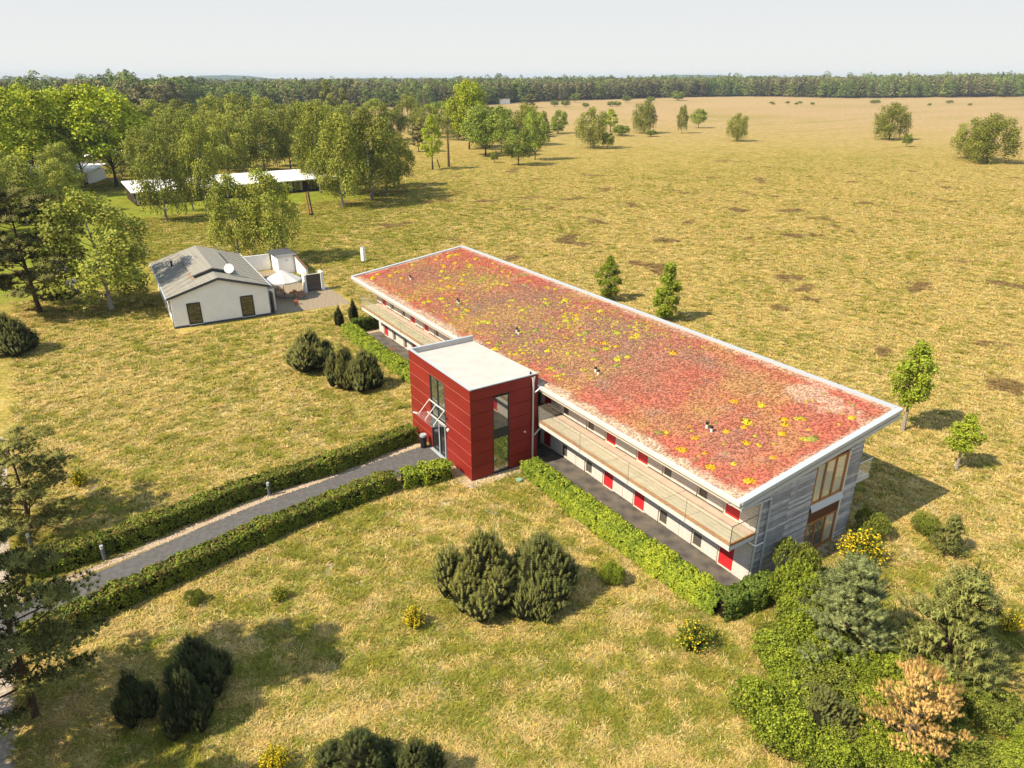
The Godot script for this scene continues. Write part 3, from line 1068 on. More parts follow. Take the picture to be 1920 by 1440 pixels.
	g.bar(Vector3(-21.05, 2.73, 7.43), Vector3(-20.7, 2.73, 7.3), 0.12, 0.05)
	g.bar(Vector3(-21.05, 2.49, zf + 0.06), Vector3(-18.45, 2.49, zf + 0.06), 0.06, 0.08)
	part("canopy_fitting", g, M.beam, can)
	# lamps on the wall
	for p in [[Vector3(-18.3, 2.32, zf), Vector3(0, 0, 1), 0.11], [Vector3(xb, 2.36, 2.55), Vector3(1, 0, 0), 0.06]]:
		g = Geo.new()
		g.tube([p[0], p[0] + p[1] * 0.07], [p[2], p[2] * 0.9], 14)
		g.disc(p[0] + p[1] * 0.07, p[2] * 0.9, 14, p[1])
		part("wall_lamp", g, M.render, b)
	g = Geo.new()
	g.tube([Vector3(-18.35, 3.12, zf), Vector3(-18.35, 3.08, zf + 0.16)], [0.05, 0.04], 8)
	g.disc(Vector3(-18.35, 3.08, zf + 0.16), 0.04, 8, Vector3.BACK)
	part("camera_dome", g, M.black, b)
	# rain pipe with hopper
	g = Geo.new()
	g.tube([Vector3(xb + 0.09, 0.05, 2.0), Vector3(xb + 0.09, 5.55, 2.0), Vector3(xb + 0.09, 5.95, 2.0)], [0.06, 0.06, 0.12], 8)
	g.tube([Vector3(xb + 0.12, 4.9, 1.9), Vector3(xb + 0.3, 5.2, 1.62)], [0.045, 0.045], 8)
	g.tube([Vector3(xb + 0.12, 2.0, 1.9), Vector3(xb + 0.35, 2.5, 1.62)], [0.045, 0.045], 8)
	part("rain_pipe", g, M.steel, b)
	# litter bin
	var bin := thing("litter_bin", "black round litter bin with grey lid beside the entrance", "bin", Vector3(-21.0, 0, 6.85))
	g = Geo.new()
	g.tube([Vector3(0, 0.02, 0), Vector3(0, 0.84, 0)], [0.21, 0.23], 18)
	part("body", g, M.black, bin)
	g = Geo.new()
	g.tube([Vector3(0, 0.84, 0), Vector3(0, 0.97, 0)], [0.25, 0.22], 18)
	g.disc(Vector3(0, 0.97, 0), 0.22, 18, Vector3.UP)
	part("lid", g, M.alu, bin)


# ---------------------------------------------------------------- vegetation builders
func kite(g: Geo, p: Vector3, nn: Vector3, s: float, col: Color) -> void:
	var t := nn.cross(rdir()).normalized() * s
	var u := nn.cross(t)
	g.leaf(p - u * 0.55, p + t * 0.38, p + u * 0.55, nn, col)
	g.leaf(p - u * 0.55, p + u * 0.55, p - t * 0.38, nn, col)


func profile(shape: String, t: float) -> float:
	match shape:
		"oval":
			return sqrt(maxf(0.0, 1.0 - pow(absf(t - 0.42) / 0.6, 2.2)))
		"wide":
			return sqrt(maxf(0.0, 1.0 - pow(absf(t - 0.45) / 0.62, 2.6)))
		"column":
			return 0.55 + 0.45 * sin(clampf(t * 1.15, 0.0, 1.0) * PI) - 0.35 * smoothstep(0.75, 1.0, t)
		"cone":
			return (1.0 - t) * 0.95 + 0.12
		"flame":
			return sin(clampf(t * 0.92 + 0.12, 0.0, 1.0) * PI) * 0.9 + 0.1
	return 1.0


# A broadleaved tree: tapered trunk, limbs to each lobe, sprigs of leaves on the lobes, hanging strands for birches.
func broadleaf(sd: int, hh: float, w: float, clear: float, lobes: int, per: int, leaf: float, col: Color, shape: String, droop: float, bark: Color, lean := 0.0) -> Array:
	rng.seed = sd
	var g := Geo.new()
	var tr := Geo.new()
	var bend := Vector3(rng.randf_range(-1, 1), 0, rng.randf_range(-1, 1)) * 0.05 * hh + Vector3(lean, 0, 0)
	var p := []
	var r := []
	var r0 := 0.012 * hh + 0.05
	for i in 8:
		var t := i / 7.0
		p.append(Vector3(0, t * hh * 0.9, 0) + bend * t * t)
		r.append(lerpf(r0, 0.02, pow(t, 0.8)) * (1.35 if i == 0 else 1.0))
	for i in 7:
		var shade := 1.0 if rng.randf() < 0.6 else 0.55
		tr.tube([p[i], p[i + 1]], [r[i], r[i + 1]], 7, Color(bark.r * shade, bark.g * shade, bark.b * shade))
	for i in lobes:
		var t := (i + rng.randf_range(0.2, 0.8)) / lobes
		var ang := i * 2.39996 + rng.randf_range(-0.5, 0.5)
		var rl := w * rng.randf_range(0.13, 0.215) * (1.0 - 0.3 * t)
		var env := profile(shape, t) * w / 2.0
		var out := maxf(0.0, env - rl * 0.85) * rng.randf_range(0.7, 1.08)
		var y := lerpf(clear * hh + rl * 0.5, hh - rl * 0.85, t)
		var axis: Vector3 = bend * pow(y / hh, 2.0)
		var c := axis + Vector3(cos(ang) * out, y, sin(ang) * out)
		var from: Vector3 = axis * 0.8 + Vector3(0, y - out * 0.75 - rl * 0.3, 0)
		from.y = maxf(from.y, clear * hh * 0.7)
		tr.tube([from, from.lerp(c, 0.55) + Vector3(0, -0.1 * rl, 0), c], [r0 * 0.4 * (1.0 - t * 0.6), r0 * 0.24 * (1.0 - t * 0.6), 0.015], 5, Color(bark.r * 0.6, bark.g * 0.58, bark.b * 0.55))
		var tone := rng.randf_range(0.82, 1.2)
		for s in per / 7:
			var d := rdir()
			if d.y < -0.55:
				d.y = -d.y * 0.5
			d = d.normalized()
			var q := c + Vector3(d.x * rl, d.y * rl * 0.85, d.z * rl) * rng.randf_range(0.62, 1.12)
			var k := tone * rng.randf_range(0.8, 1.22)
			var lc := Color(col.r * k * rng.randf_range(0.9, 1.14), col.g * k, col.b * k)
			var strand := droop > 0.0 and rng.randf() < 0.5
			for m in 7:
				var o := rdir() * leaf * 1.5
				if strand:
					o = Vector3(o.x * 0.45, -m * droop * leaf * 0.9, o.z * 0.45)
				var nn := (d * 0.75 + rdir() * 0.7 + Vector3(0, 0.25, 0)).normalized()
				kite(g, q + o, nn, leaf * rng.randf_range(0.7, 1.3), lc)
	return [tr.mesh(), g.mesh()]


func tuft(g: Geo, p: Vector3, d: Vector3, s: float, col: Color, blades := 9) -> void:
	var a := d.cross(Vector3(0.3, 0.1, 0.9)).normalized()
	var b := d.cross(a)
	for k in blades:
		var u := k * 2.39996
		var f := sqrt((k + 0.5) / blades) * 1.05
		var dir := (d * (1.15 - f * 0.75) + (a * cos(u) + b * sin(u)) * f).normalized()
		var sd := dir.cross(d + rdir() * 0.3).normalized() * s * 0.13
		g.leaf(p - sd, p + sd, p + dir * s, (dir * 0.5 + d * 0.6).normalized(), col)


# A brush: needles packed round a shoot that points along d.
func brush(g: Geo, p: Vector3, d: Vector3, ln: float, s: float, col: Color) -> void:
	for j in 4:
		var k := 0.85 + 0.12 * j
		tuft(g, p + d * ln * j / 4.0, (d + rdir() * 0.08).normalized(), s * (1.1 - 0.14 * j), Color(col.r * k, col.g * k, col.b * k), 5)


# A pine with whorls of boughs that carry flat pads of needle tufts.
func pine(sd: int, hh: float, w: float, clear: float, boughs: int, per: int, s: float, col: Color, shape: String, bark: Color, flat := 0.45, brushy := 0.0) -> Array:
	rng.seed = sd
	var g := Geo.new()
	var tr := Geo.new()
	var bend := Vector3(rng.randf_range(-1, 1), 0, rng.randf_range(-1, 1)) * 0.04 * hh
	var r0 := 0.014 * hh + 0.03
	var p := []
	var r := []
	for i in 7:
		var t := i / 6.0
		p.append(Vector3(0, t * hh * 0.97, 0) + bend * sin(t * 2.6))
		r.append(lerpf(r0, 0.02, t))
	tr.tube(p, r, 7, bark)
	for i in boughs:
		var t := (i + rng.randf_range(0.1, 0.9)) / boughs
		var ang := i * 2.39996 + rng.randf_range(-0.4, 0.4)
		var ln := profile(shape, t) * w / 2.0 * rng.randf_range(0.7, 1.1)
		var y := lerpf(clear * hh, hh * 0.96, t)
		var ax: Vector3 = bend * sin(y / hh * 2.6)
		var d := Vector3(cos(ang), rng.randf_range(0.05, 0.4) + t * 0.35, sin(ang)).normalized()
		var a := ax + Vector3(0, y - ln * 0.25, 0)
		a.y = maxf(a.y, 0.15)
		var e := a + d * ln
		var m := a.lerp(e, 0.5) + Vector3(0, -0.06 * ln, 0)
		tr.tube([a, m, e], [r0 * 0.32 * (1.0 - t * 0.7) + 0.01, r0 * 0.2 * (1.0 - t * 0.7) + 0.008, 0.012], 5, bark * 0.8)
		var tone := rng.randf_range(0.8, 1.2)
		var pads := 3
		for k in pads:
			var f := 0.45 + 0.55 * (k + rng.randf()) / pads
			var pc := a.lerp(e, f) + Vector3(rng.randf_range(-1, 1), 0.1, rng.randf_range(-1, 1)) * ln * 0.16
			var rp := maxf(0.25, ln * rng.randf_range(0.2, 0.34))
			for q in per / pads:
				var o := rdir() * rp * pow(rng.randf(), 0.4)
				o.y = absf(o.y) * flat
				var kk := tone * rng.randf_range(0.75, 1.25)
				var kc := Color(col.r * kk, col.g * kk, col.b * kk)
				if brushy > 0.0:
					brush(g, pc + o, (Vector3(o.x, rp * 1.5, o.z).normalized() + d * 0.35 + rdir() * 0.2).normalized(), brushy * rng.randf_range(0.6, 1.2) * (0.7 + 0.6 * t), s, kc)
				else:
					tuft(g, pc + o, (Vector3(o.x, rp * 0.9, o.z).normalized() + rdir() * 0.35).normalized(), s * rng.randf_range(0.7, 1.25), kc)
	return [tr.mesh(), g.mesh()]


# A dense low conifer: upright shoots all over a lumpy body; returns [dark twiggy inside, shoots].
func shoot_bush(sd: int, hh: float, w: float, lumps: int, shoots: int, s: float, col: Color, spiky := 0.5) -> Array:
	rng.seed = sd
	var g := Geo.new()
	var core := Geo.new()
	var cs := []
	for i in lumps * 2:
		var a := i * 2.39996 + rng.randf()
		var f := 0.0 if i == 0 else sqrt((i + 0.3) / (lumps * 2.0)) * 0.4
		var top := hh * (1.0 if i == 0 else rng.randf_range(0.55, 1.0) * (1.0 - f * 0.6))
		var rw := w * rng.randf_range(0.15, 0.22) * (1.3 if i == 0 else 1.0)
		cs.append([Vector3(cos(a) * w * f, top * 0.47, sin(a) * w * f), Vector3(rw, top * 0.5, rw)])
	for c in cs:
		var at: Vector3 = c[0]
		var rad: Vector3 = c[1] * 0.82
		for i in 6:
			for j in 9:
				var q := []
				for e in [[i, j], [i, j + 1], [i + 1, j + 1], [i + 1, j]]:
					var th: float = PI * e[0] / 6.0
					var ph: float = TAU * e[1] / 9.0
					q.append(at + Vector3(sin(th) * cos(ph) * rad.x, cos(th) * rad.y, sin(th) * sin(ph) * rad.z))
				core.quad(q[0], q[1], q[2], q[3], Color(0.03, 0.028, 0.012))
	for i in shoots:
		var c: Array = cs[rng.randi() % cs.size()]
		var d := rdir()
		if d.y < -0.4:
			d.y = -d.y
		d = d.normalized()
		var rad: Vector3 = c[1]
		# narrower towards the top of each lump
		var taper := 1.0 - 0.25 * clampf(d.y, 0.0, 1.0)
		var p: Vector3 = c[0] + Vector3(d.x * rad.x * taper, d.y * rad.y, d.z * rad.z * taper) * rng.randf_range(0.82, 1.04)
		var k := rng.randf_range(0.7, 1.3)
		var dd := (Vector3(0, spiky + 0.5, 0) + d * 0.75 + rdir() * 0.15).normalized()
		var cc := Color(col.r * k, col.g * k, col.b * k * rng.randf_range(0.8, 1.2))
		var ln := s * rng.randf_range(0.7, 1.5)
		brush(g, p - dd * ln * 0.2, dd, ln * 1.2, s * 0.42, cc)
	return [core.mesh(), g.mesh()]


func plant(parts: Array, names: Array, mats: Array, nominal: Vector2, called: String, x: float, z: float, h: float, w: float, label: String, category: String, group := "") -> Node3D:
	var o := thing(called, label, category, Vector3(x, rise(x, z), z), rng.randf() * TAU, group)
	o.scale = Vector3(w / nominal.y, h / nominal.x, w / nominal.y)
	for i in parts.size():
		part(names[i], parts[i], mats[i], o)
	return o


func proto(kind: String, i: int) -> Array:
	var key := kind + str(i)
	if not protos.has(key):
		var old := rng.state
		var birch := Color(0.262, 0.28, 0.046)
		var white := Color(0.55, 0.52, 0.47)
		var brown := Color(0.1, 0.075, 0.055)
		match kind:
			"birch":
				protos[key] = [broadleaf(101 + i, 15.0, 11.0, 0.16, 20, 520, 0.33, birch * [1.0, 0.85, 1.1, 0.72][i], "oval", 1.1, white), Vector2(15, 11)]
			"weeping":
				protos[key] = [broadleaf(121 + i, 13.0, 12.0, 0.1, 19, 520, 0.33, birch * [0.9, 0.75][i], "wide", 1.6, Color(0.3, 0.26, 0.22), 0.6), Vector2(13, 12)]
			"maple":
				protos[key] = [broadleaf(131 + i, 20.0, 16.0, 0.25, 24, 520, 0.5, Color(0.35, 0.4, 0.028) * [1.0, 0.9][i], "wide", 0.0, brown), Vector2(20, 16)]
			"oak":
				protos[key] = [broadleaf(141 + i, 14.0, 14.0, 0.18, 20, 560, 0.38, Color(0.19, 0.235, 0.036) * [1.0, 1.3][i], "wide", 0.0, brown), Vector2(14, 14)]
			"bright":
				protos[key] = [broadleaf(151 + i, 13.0, 6.5, 0.22, 14, 400, 0.3, Color(0.36, 0.42, 0.03), "flame", 0.0, brown), Vector2(13, 6.5)]
			"poplar":
				protos[key] = [broadleaf(161 + i, 20.0, 6.0, 0.08, 18, 300, 0.4, Color(0.26, 0.28, 0.075), "column", 0.0, brown), Vector2(20, 6)]
			"spruce":
				protos[key] = [pine(171 + i, 13.0, 8.0, 0.06, 44, 42, 0.55, Color(0.08, 0.11, 0.03), "cone", brown, 0.3), Vector2(13, 8)]
			"scots":
				protos[key] = [pine(181 + i, 12.0, 9.0, 0.2, 38, 105, 0.4, Color(0.16, 0.155, 0.046) * [1.0, 1.4][i], "oval", Color(0.13, 0.075, 0.045), 0.4), Vector2(12, 9)]
			"young":
				protos[key] = [broadleaf(191 + i, 6.0, 2.7, [0.06, 0.05, 0.3][i], 20, [460, 520, 300][i], 0.15, Color(0.26, 0.315, 0.03) * [0.8, 0.95, 1.05][i], "flame", 0.3, Color(0.5, 0.44, 0.38)), Vector2(6, 2.7)]
		rng.state = old
	return protos[key]


func tree(kind: String, i: int, x: float, z: float, h: float, w: float, label: String, group := "", called := "") -> void:
	var pr := proto(kind, i)
	var needles := kind == "spruce" or kind == "scots"
	var nm := called if called else {"birch": "birch_tree", "weeping": "birch_tree", "maple": "maple_tree", "oak": "broadleaf_tree", "bright": "broadleaf_tree", "poplar": "poplar_tree", "spruce": "spruce_tree", "scots": "pine_tree", "young": "young_tree"}[kind] as String
	plant(pr[0], ["trunk", "crown"], [M.bark, M.needle if needles else M.leaf], pr[1], nm, x, z, h, w, label, "tree", group)


func trees() -> void:
	rng.seed = 77
	# trees that stand by themselves or at the front of a group
	for t in [
		["birch", 0, -66.5, 20.9, 12.4, 11.0, "broad two stemmed birch in front of the white house, at its left"],
		["birch", 0, -81.9, 4.0, 11.5, 6.8, "slim birch with visible white trunk behind the white house, left of a denser one"],
		["birch", 2, -78.4, 0.2, 12.2, 7.8, "dense dark birch behind the right end of the white house"],
		["scots", 0, -69.6, 27.3, 12.6, 11.5, "dark pine with a bare leaning trunk at the left edge by the garden path"],
		["birch", 3, -117.9, 7.5, 13.8, 9.0, "dark birch before the left part of the long low building"],
		["birch", 1, -126.7, 1.6, 11.7, 5.9, "slim birch between two others before the long low building"],
		["birch", 2, -125.4, -0.5, 16.6, 6.9, "tall thin birch with a pale bare trunk crossing the white roof"],
		["birch", 0, -115.6, -23.1, 16.8, 11.0, "birch with white spotted trunk nearest the open meadow"],
		["birch", 3, -120.4, -31.1, 17.4, 13.0, "dark thick trunked birch, rightmost of the clump by the long building"],
		["birch", 1, -135.2, -25.6, 18.5, 10.3, "pale trunked birch at the right end of the long white roof"],
		["maple", 0, -169.8, 9.8, 21.1, 18.5, "yellow green maple behind the long building, with a thick dark trunk"],
		["maple", 1, -169.8, 24.7, 20.7, 18.5, "large yellow green maple at the left edge with forked trunk"],
		["maple", 0, -173.0, 15.9, 21.0, 14.5, "yellow green maple standing between the two broader ones"],
		["bright", 0, -160.2, -65.1, 13.8, 6.5, "bright green slender tree standing alone beside a dead trunk"],
		["maple", 1, -206.5, -103.0, 22.0, 14.0, "tallest bright green tree towering over the middle group"],
		["oak", 1, -184.4, -96.3, 15.3, 17.0, "wide olive tree with low boughs right of the tallest bright one"],
		["oak", 0, -156.2, -90.1, 9.9, 9.8, "round dark green tree standing before the middle group on the meadow"],
		["weeping", 0, -186.5, -141.2, 13.6, 12.4, "leaning weeping birch, first single tree right of the middle group"],
		["weeping", 1, -231.6, -207.5, 14.0, 13.0, "wide weeping birch beside two low shrubs on the meadow"],
		["bright", 0, -246.0, -200.0, 10.0, 7.4, "small bright green tree half hidden behind a weeping birch"],
		["birch", 3, -222.5, -221.5, 12.0, 5.7, "narrow upright dark tree standing alone in the meadow"],
		["oak", 1, -244.8, -255.6, 9.1, 8.7, "small round bright green tree right of the narrow dark one"],
		["weeping", 0, -179.2, -207.4, 10.5, 9.0, "small grey green weeping birch alone in mid meadow"],
		["weeping", 1, -151.3, -264.9, 14.1, 15.8, "broad birch with spreading boughs beside a tiny tree"],
		["oak", 0, -129.9, -240.0, 4.5, 3.8, "tiny round tree right of the broad birch on the meadow"],
		["weeping", 0, -94.8, -213.5, 11.9, 11.3, "left of the two merged weeping birches at the right edge"],
		["weeping", 1, -86.8, -206.9, 13.7, 15.0, "right and larger of the two merged weeping birches at the right edge"],
		["oak", 1, -252.5, -175.3, 10.0, 8.4, "light green tree above a dark bush, right of the middle group"],
		["scots", 1, -207.2, -84.0, 9.5, 7.1, "pale brownish pine left of the slender bright tree"],
		["birch", 1, -289.2, -118.8, 16.6, 13.1, "tall grey green birch at the left of the middle group, before the field"],
		["spruce", 0, -218.4, -43.9, 12.2, 6.8, "dark spruce among the pale birches behind the white roof"],
		["spruce", 0, -265.3, -131.9, 13.7, 11.5, "broad dark spruce under the tallest bright tree"],
		["poplar", 0, -283.7, -81.5, 22.4, 6.6, "tallest narrow poplar above the birch wood"],
		["poplar", 0, -280.9, -87.0, 19.0, 5.8, "shorter narrow poplar right of the tallest one"],
		["young", 0, -40.5, -25.3, 4.9, 2.9, "young upright tree behind the red roof, left of two"],
		["young", 1, -31.9, -25.7, 6.0, 3.1, "fuller young upright tree behind the red roof, right of two"],
		["young", 2, -5.1, -22.2, 6.6, 3.0, "young birch with white trunk behind the high roof corner"],
		["young", 2, -0.3, -19.9, 3.8, 2.1, "small thin young birch on the meadow, right of the roof corner"],
		["scots", 1, -510.5, -335.7, 11.0, 12.0, "flat topped pine on the far field before the forest"],
	]:
		tree(t[0], t[1], t[2], t[3], t[4], t[5], t[6])
	# the birch wood behind the long low building
	var nth := ["first", "second", "third", "fourth", "fifth", "sixth", "seventh", "eighth", "ninth", "tenth", "eleventh", "twelfth"]
	var rows := [
		["birch from the left in the row just behind the long white roof", [[-185.1, -18.1, 14.0, 9.8], [-180.4, -21.0, 12.2, 8.3], [-194.9, -16.2, 15.0, 10.9], [-181.0, -33.1, 15.1, 9.3], [-185.7, -39.7, 16.9, 11.9], [-197.8, -7.2, 15.1, 12.2], [-193.6, -0.7, 12.9, 11.1], [-190.6, -32.2, 13.5, 8.2], [-176.5, -25.0, 16.0, 13.0]]],
		["birch from the left in the middle rows of the birch wood", [[-215.0, -12.0, 15.5, 13.0], [-220.0, -30.0, 16.0, 13.0], [-225.0, -62.0, 14.5, 13.0], [-212.0, -52.0, 15.0, 12.0]]],
		["birch from the left in the farthest row of the birch wood", [[-249.4, -19.1, 16.5, 16.0], [-250.1, -28.5, 17.5, 14.6], [-253.7, -37.7, 18.4, 15.0], [-252.6, -47.2, 17.3, 15.2], [-249.8, -55.4, 15.5, 13.4], [-255.8, -66.9, 15.7, 14.0], [-258.6, -80.6, 14.2, 16.5], [-258.3, -90.4, 15.6, 15.9], [-259.7, -97.9, 12.3, 12.8], [-260.5, -12.5, 16.4, 16.4], [-259.1, -4.1, 15.7, 14.2]]],
	]
	var k := 0
	for row in rows:
		var list: Array = row[1]
		list.sort_custom(func(a, b): return atan2(a[1] - CAM.z, CAM.x - a[0]) > atan2(b[1] - CAM.z, CAM.x - b[0]))
		for i in list.size():
			var t: Array = list[i]
			tree("birch", k % 4, t[0], t[1], t[2], t[3], nth[i] + " " + row[0], "birches of the wood behind the long building")
			k += 1
	for t in [[-135.6, -42.9, 11.5, 9.5, "lowest dark birch at the far right of the clump by the long building"], [-127.6, -37.4, 13.5, 9.0, "dark birch at the right edge of the clump, nearest the meadow"], [-145.5, -27.6, 14.5, 8.2, "birch hidden behind the pale trunked one at the white roof's right end"], [-129.0, -30.5, 16.0, 9.0, "tall birch in the middle of the clump by the long building"]]:
		tree("birch", 3, t[0], t[1], t[2], t[3], t[4], "birches in the clump by the long building")
	for t in [["birch", 0, -128.1, 27.7, 11.1, 10.8, "pale birch below the left maple, in front of its neighbour"], ["birch", 1, -142.1, 30.4, 11.1, 10.7, "birch right under the forked maple at the left edge"], ["birch", 2, -136.5, 21.9, 9.3, 8.7, "small birch between the maples and the front left birch"], ["birch", 3, -120.0, 33.0, 12.0, 10.0, "dark birch cut by the left edge below the maples"]]:
		tree(t[0], t[1], t[2], t[3], t[4], t[5], t[6], "birches below the maples")
	for t in [["birch", 2, -158.0, 20.5, 11.0, 9.5, "bushy birch hiding the end of the nearest white roofed building"], ["birch", 1, -153.0, 4.0, 14.0, 10.0, "birch rising behind the left part of the long white roof"], ["birch", 3, -160.0, -5.0, 15.0, 11.0, "dark birch behind the middle of the long white roof"], ["birch", 2, -166.0, -14.0, 15.0, 10.5, "birch behind the long white roof, left of the row"]] :
		tree(t[0], t[1], t[2], t[3], t[4], t[5], t[6], "birches round the long building")
	for t in [["maple", 0, -190.3, 33.2, 20.0, 17.3, "maple of the second row, cut by the left edge"], ["maple", 1, -180.8, 18.6, 19.5, 13.6, "maple of the second row, right behind the narrow one"], ["maple", 0, -205.0, 26.0, 21.0, 16.0, "farthest maple behind the others at the left"]]:
		tree(t[0], t[1], t[2], t[3], t[4], t[5], t[6], "maples in the second row")
	k = 0
	for t in [[-190.5, 6.5, 12.6, 9.4, "olive weeping tree between the maples and the birch wood"], [-280.7, -131.8, 13.7, 14.3, "round green tree at the back left of the middle group"], [-261.6, -115.5, 13.0, 12.2, "birch at the left end of the middle group on the meadow"], [-245.2, -120.3, 14.3, 15.0, "wide tree in front of the dark spruce of the middle group"], [-192.2, -107.1, 14.1, 12.5, "green tree right of the tallest bright tree"], [-210.1, -128.8, 14.6, 12.8, "birch at the back right of the middle group"], [-212.9, -112.2, 14.3, 11.5, "weeping tree in the heart of the middle group"], [-165.3, -102.1, 14.2, 8.5, "rightmost tall tree of the middle group, behind the round dark one"], [-239.1, -150.0, 12.0, 10.0, "lone birch behind the right end of the middle group"]]:
		tree(["weeping", "oak", "birch"][k % 3], k % 2, t[0], t[1], t[2], t[3], t[4], "trees of the middle group")
		k += 1
	# low round bushes and shrubs of the meadow
	k = 0
	for t in [[-242.3, -161.5, 7.0, 6.8, "spruce"], [-249.0, -172.0, 5.0, 6.5, "oak"], [-225.0, -188.3, 4.3, 8.2, "oak"], [-231.0, -192.0, 4.0, 6.0, "oak"], [-182.0, -144.5, 5.5, 5.0, "oak"], [-165.7, -88.0, 3.3, 2.6, "oak"], [-215.9, -196.6, 2.6, 6.0, "oak"]]:
		tree(t[4], 0, t[0], t[1], t[2], t[3], ["dark conical bush right of the middle group", "dark round bush beside the conical one", "dark wide bush left of the weeping birch", "dark bush under the small bright tree", "dark bush at the foot of the leaning birch", "tiny bush before the middle group", "flat bright shrub right of the weeping birch"][k], "", "meadow_bush")
		k += 1
	for p in [[-605.6, -457.2, 9.0, 11.0], [-519.0, -368.1, 5.5, 8.5], [-509.0, -372.0, 5.8, 9.5], [-484.8, -375.3, 4.0, 7.0], [-492.3, -409.1, 4.5, 8.0], [-488.0, -413.0, 4.5, 8.0], [-604.7, -602.8, 10.0, 18.0], [-590.0, -590.0, 8.0, 14.0], [-560.0, -520.0, 6.0, 10.0], [-575.0, -500.0, 7.0, 10.0], [-407.8, -669.4, 4.0, 11.0], [-447.2, -608.9, 2.6, 5.0], [-441.5, -562.3, 2.2, 4.0], [-455.0, -600.0, 2.6, 5.0], [-462.0, -585.0, 2.4, 5.0], [-430.0, -580.0, 2.4, 4.0], [-420.0, -590.0, 2.6, 4.5], [-377.0, -746.3, 3.0, 8.0], [-370.0, -640.0, 2.4, 4.0], [-350.0, -660.0, 2.4, 4.0], [-330.0, -690.0, 2.4, 4.0]]:
		tree("oak", 0, p[0], p[1], p[2], p[3], "dark round bush scattered on the far pale field before the forest", "bushes on the far field", "field_bush")
	# pines by the service road at the left edge
	var big := pine(201, 5.6, 5.6, 0.1, 26, 150, 0.2, Color(0.25, 0.24, 0.065), "oval", Color(0.13, 0.085, 0.055), 0.5)
	plant(big, ["trunk", "crown"], [M.bark, M.needle], Vector2(5.6, 5.6), "pine_tree", -24.3, 28.9, 5.6, 5.8, "pine with crooked bare limbs at the left edge beyond the path end", "tree")
	tree("scots", 0, -9.2, 33.2, 15.0, 8.0, "tall pine outside the left edge whose shadow falls on the lower lawn")
	tree("scots", 1, -3.0, 35.0, 12.0, 8.0, "pine beyond the lower left corner of the lawn")
	var low := pine(202, 8.0, 5.8, 0.16, 26, 150, 0.2, Color(0.2, 0.2, 0.055), "oval", Color(0.13, 0.085, 0.055), 0.5)
	plant(low, ["trunk", "crown"], [M.bark, M.needle], Vector2(8.0, 5.8), "pine_tree", -9.7, 29.0, 8.0, 5.8, "bushy dark pine at the left edge nearest the viewer", "tree")


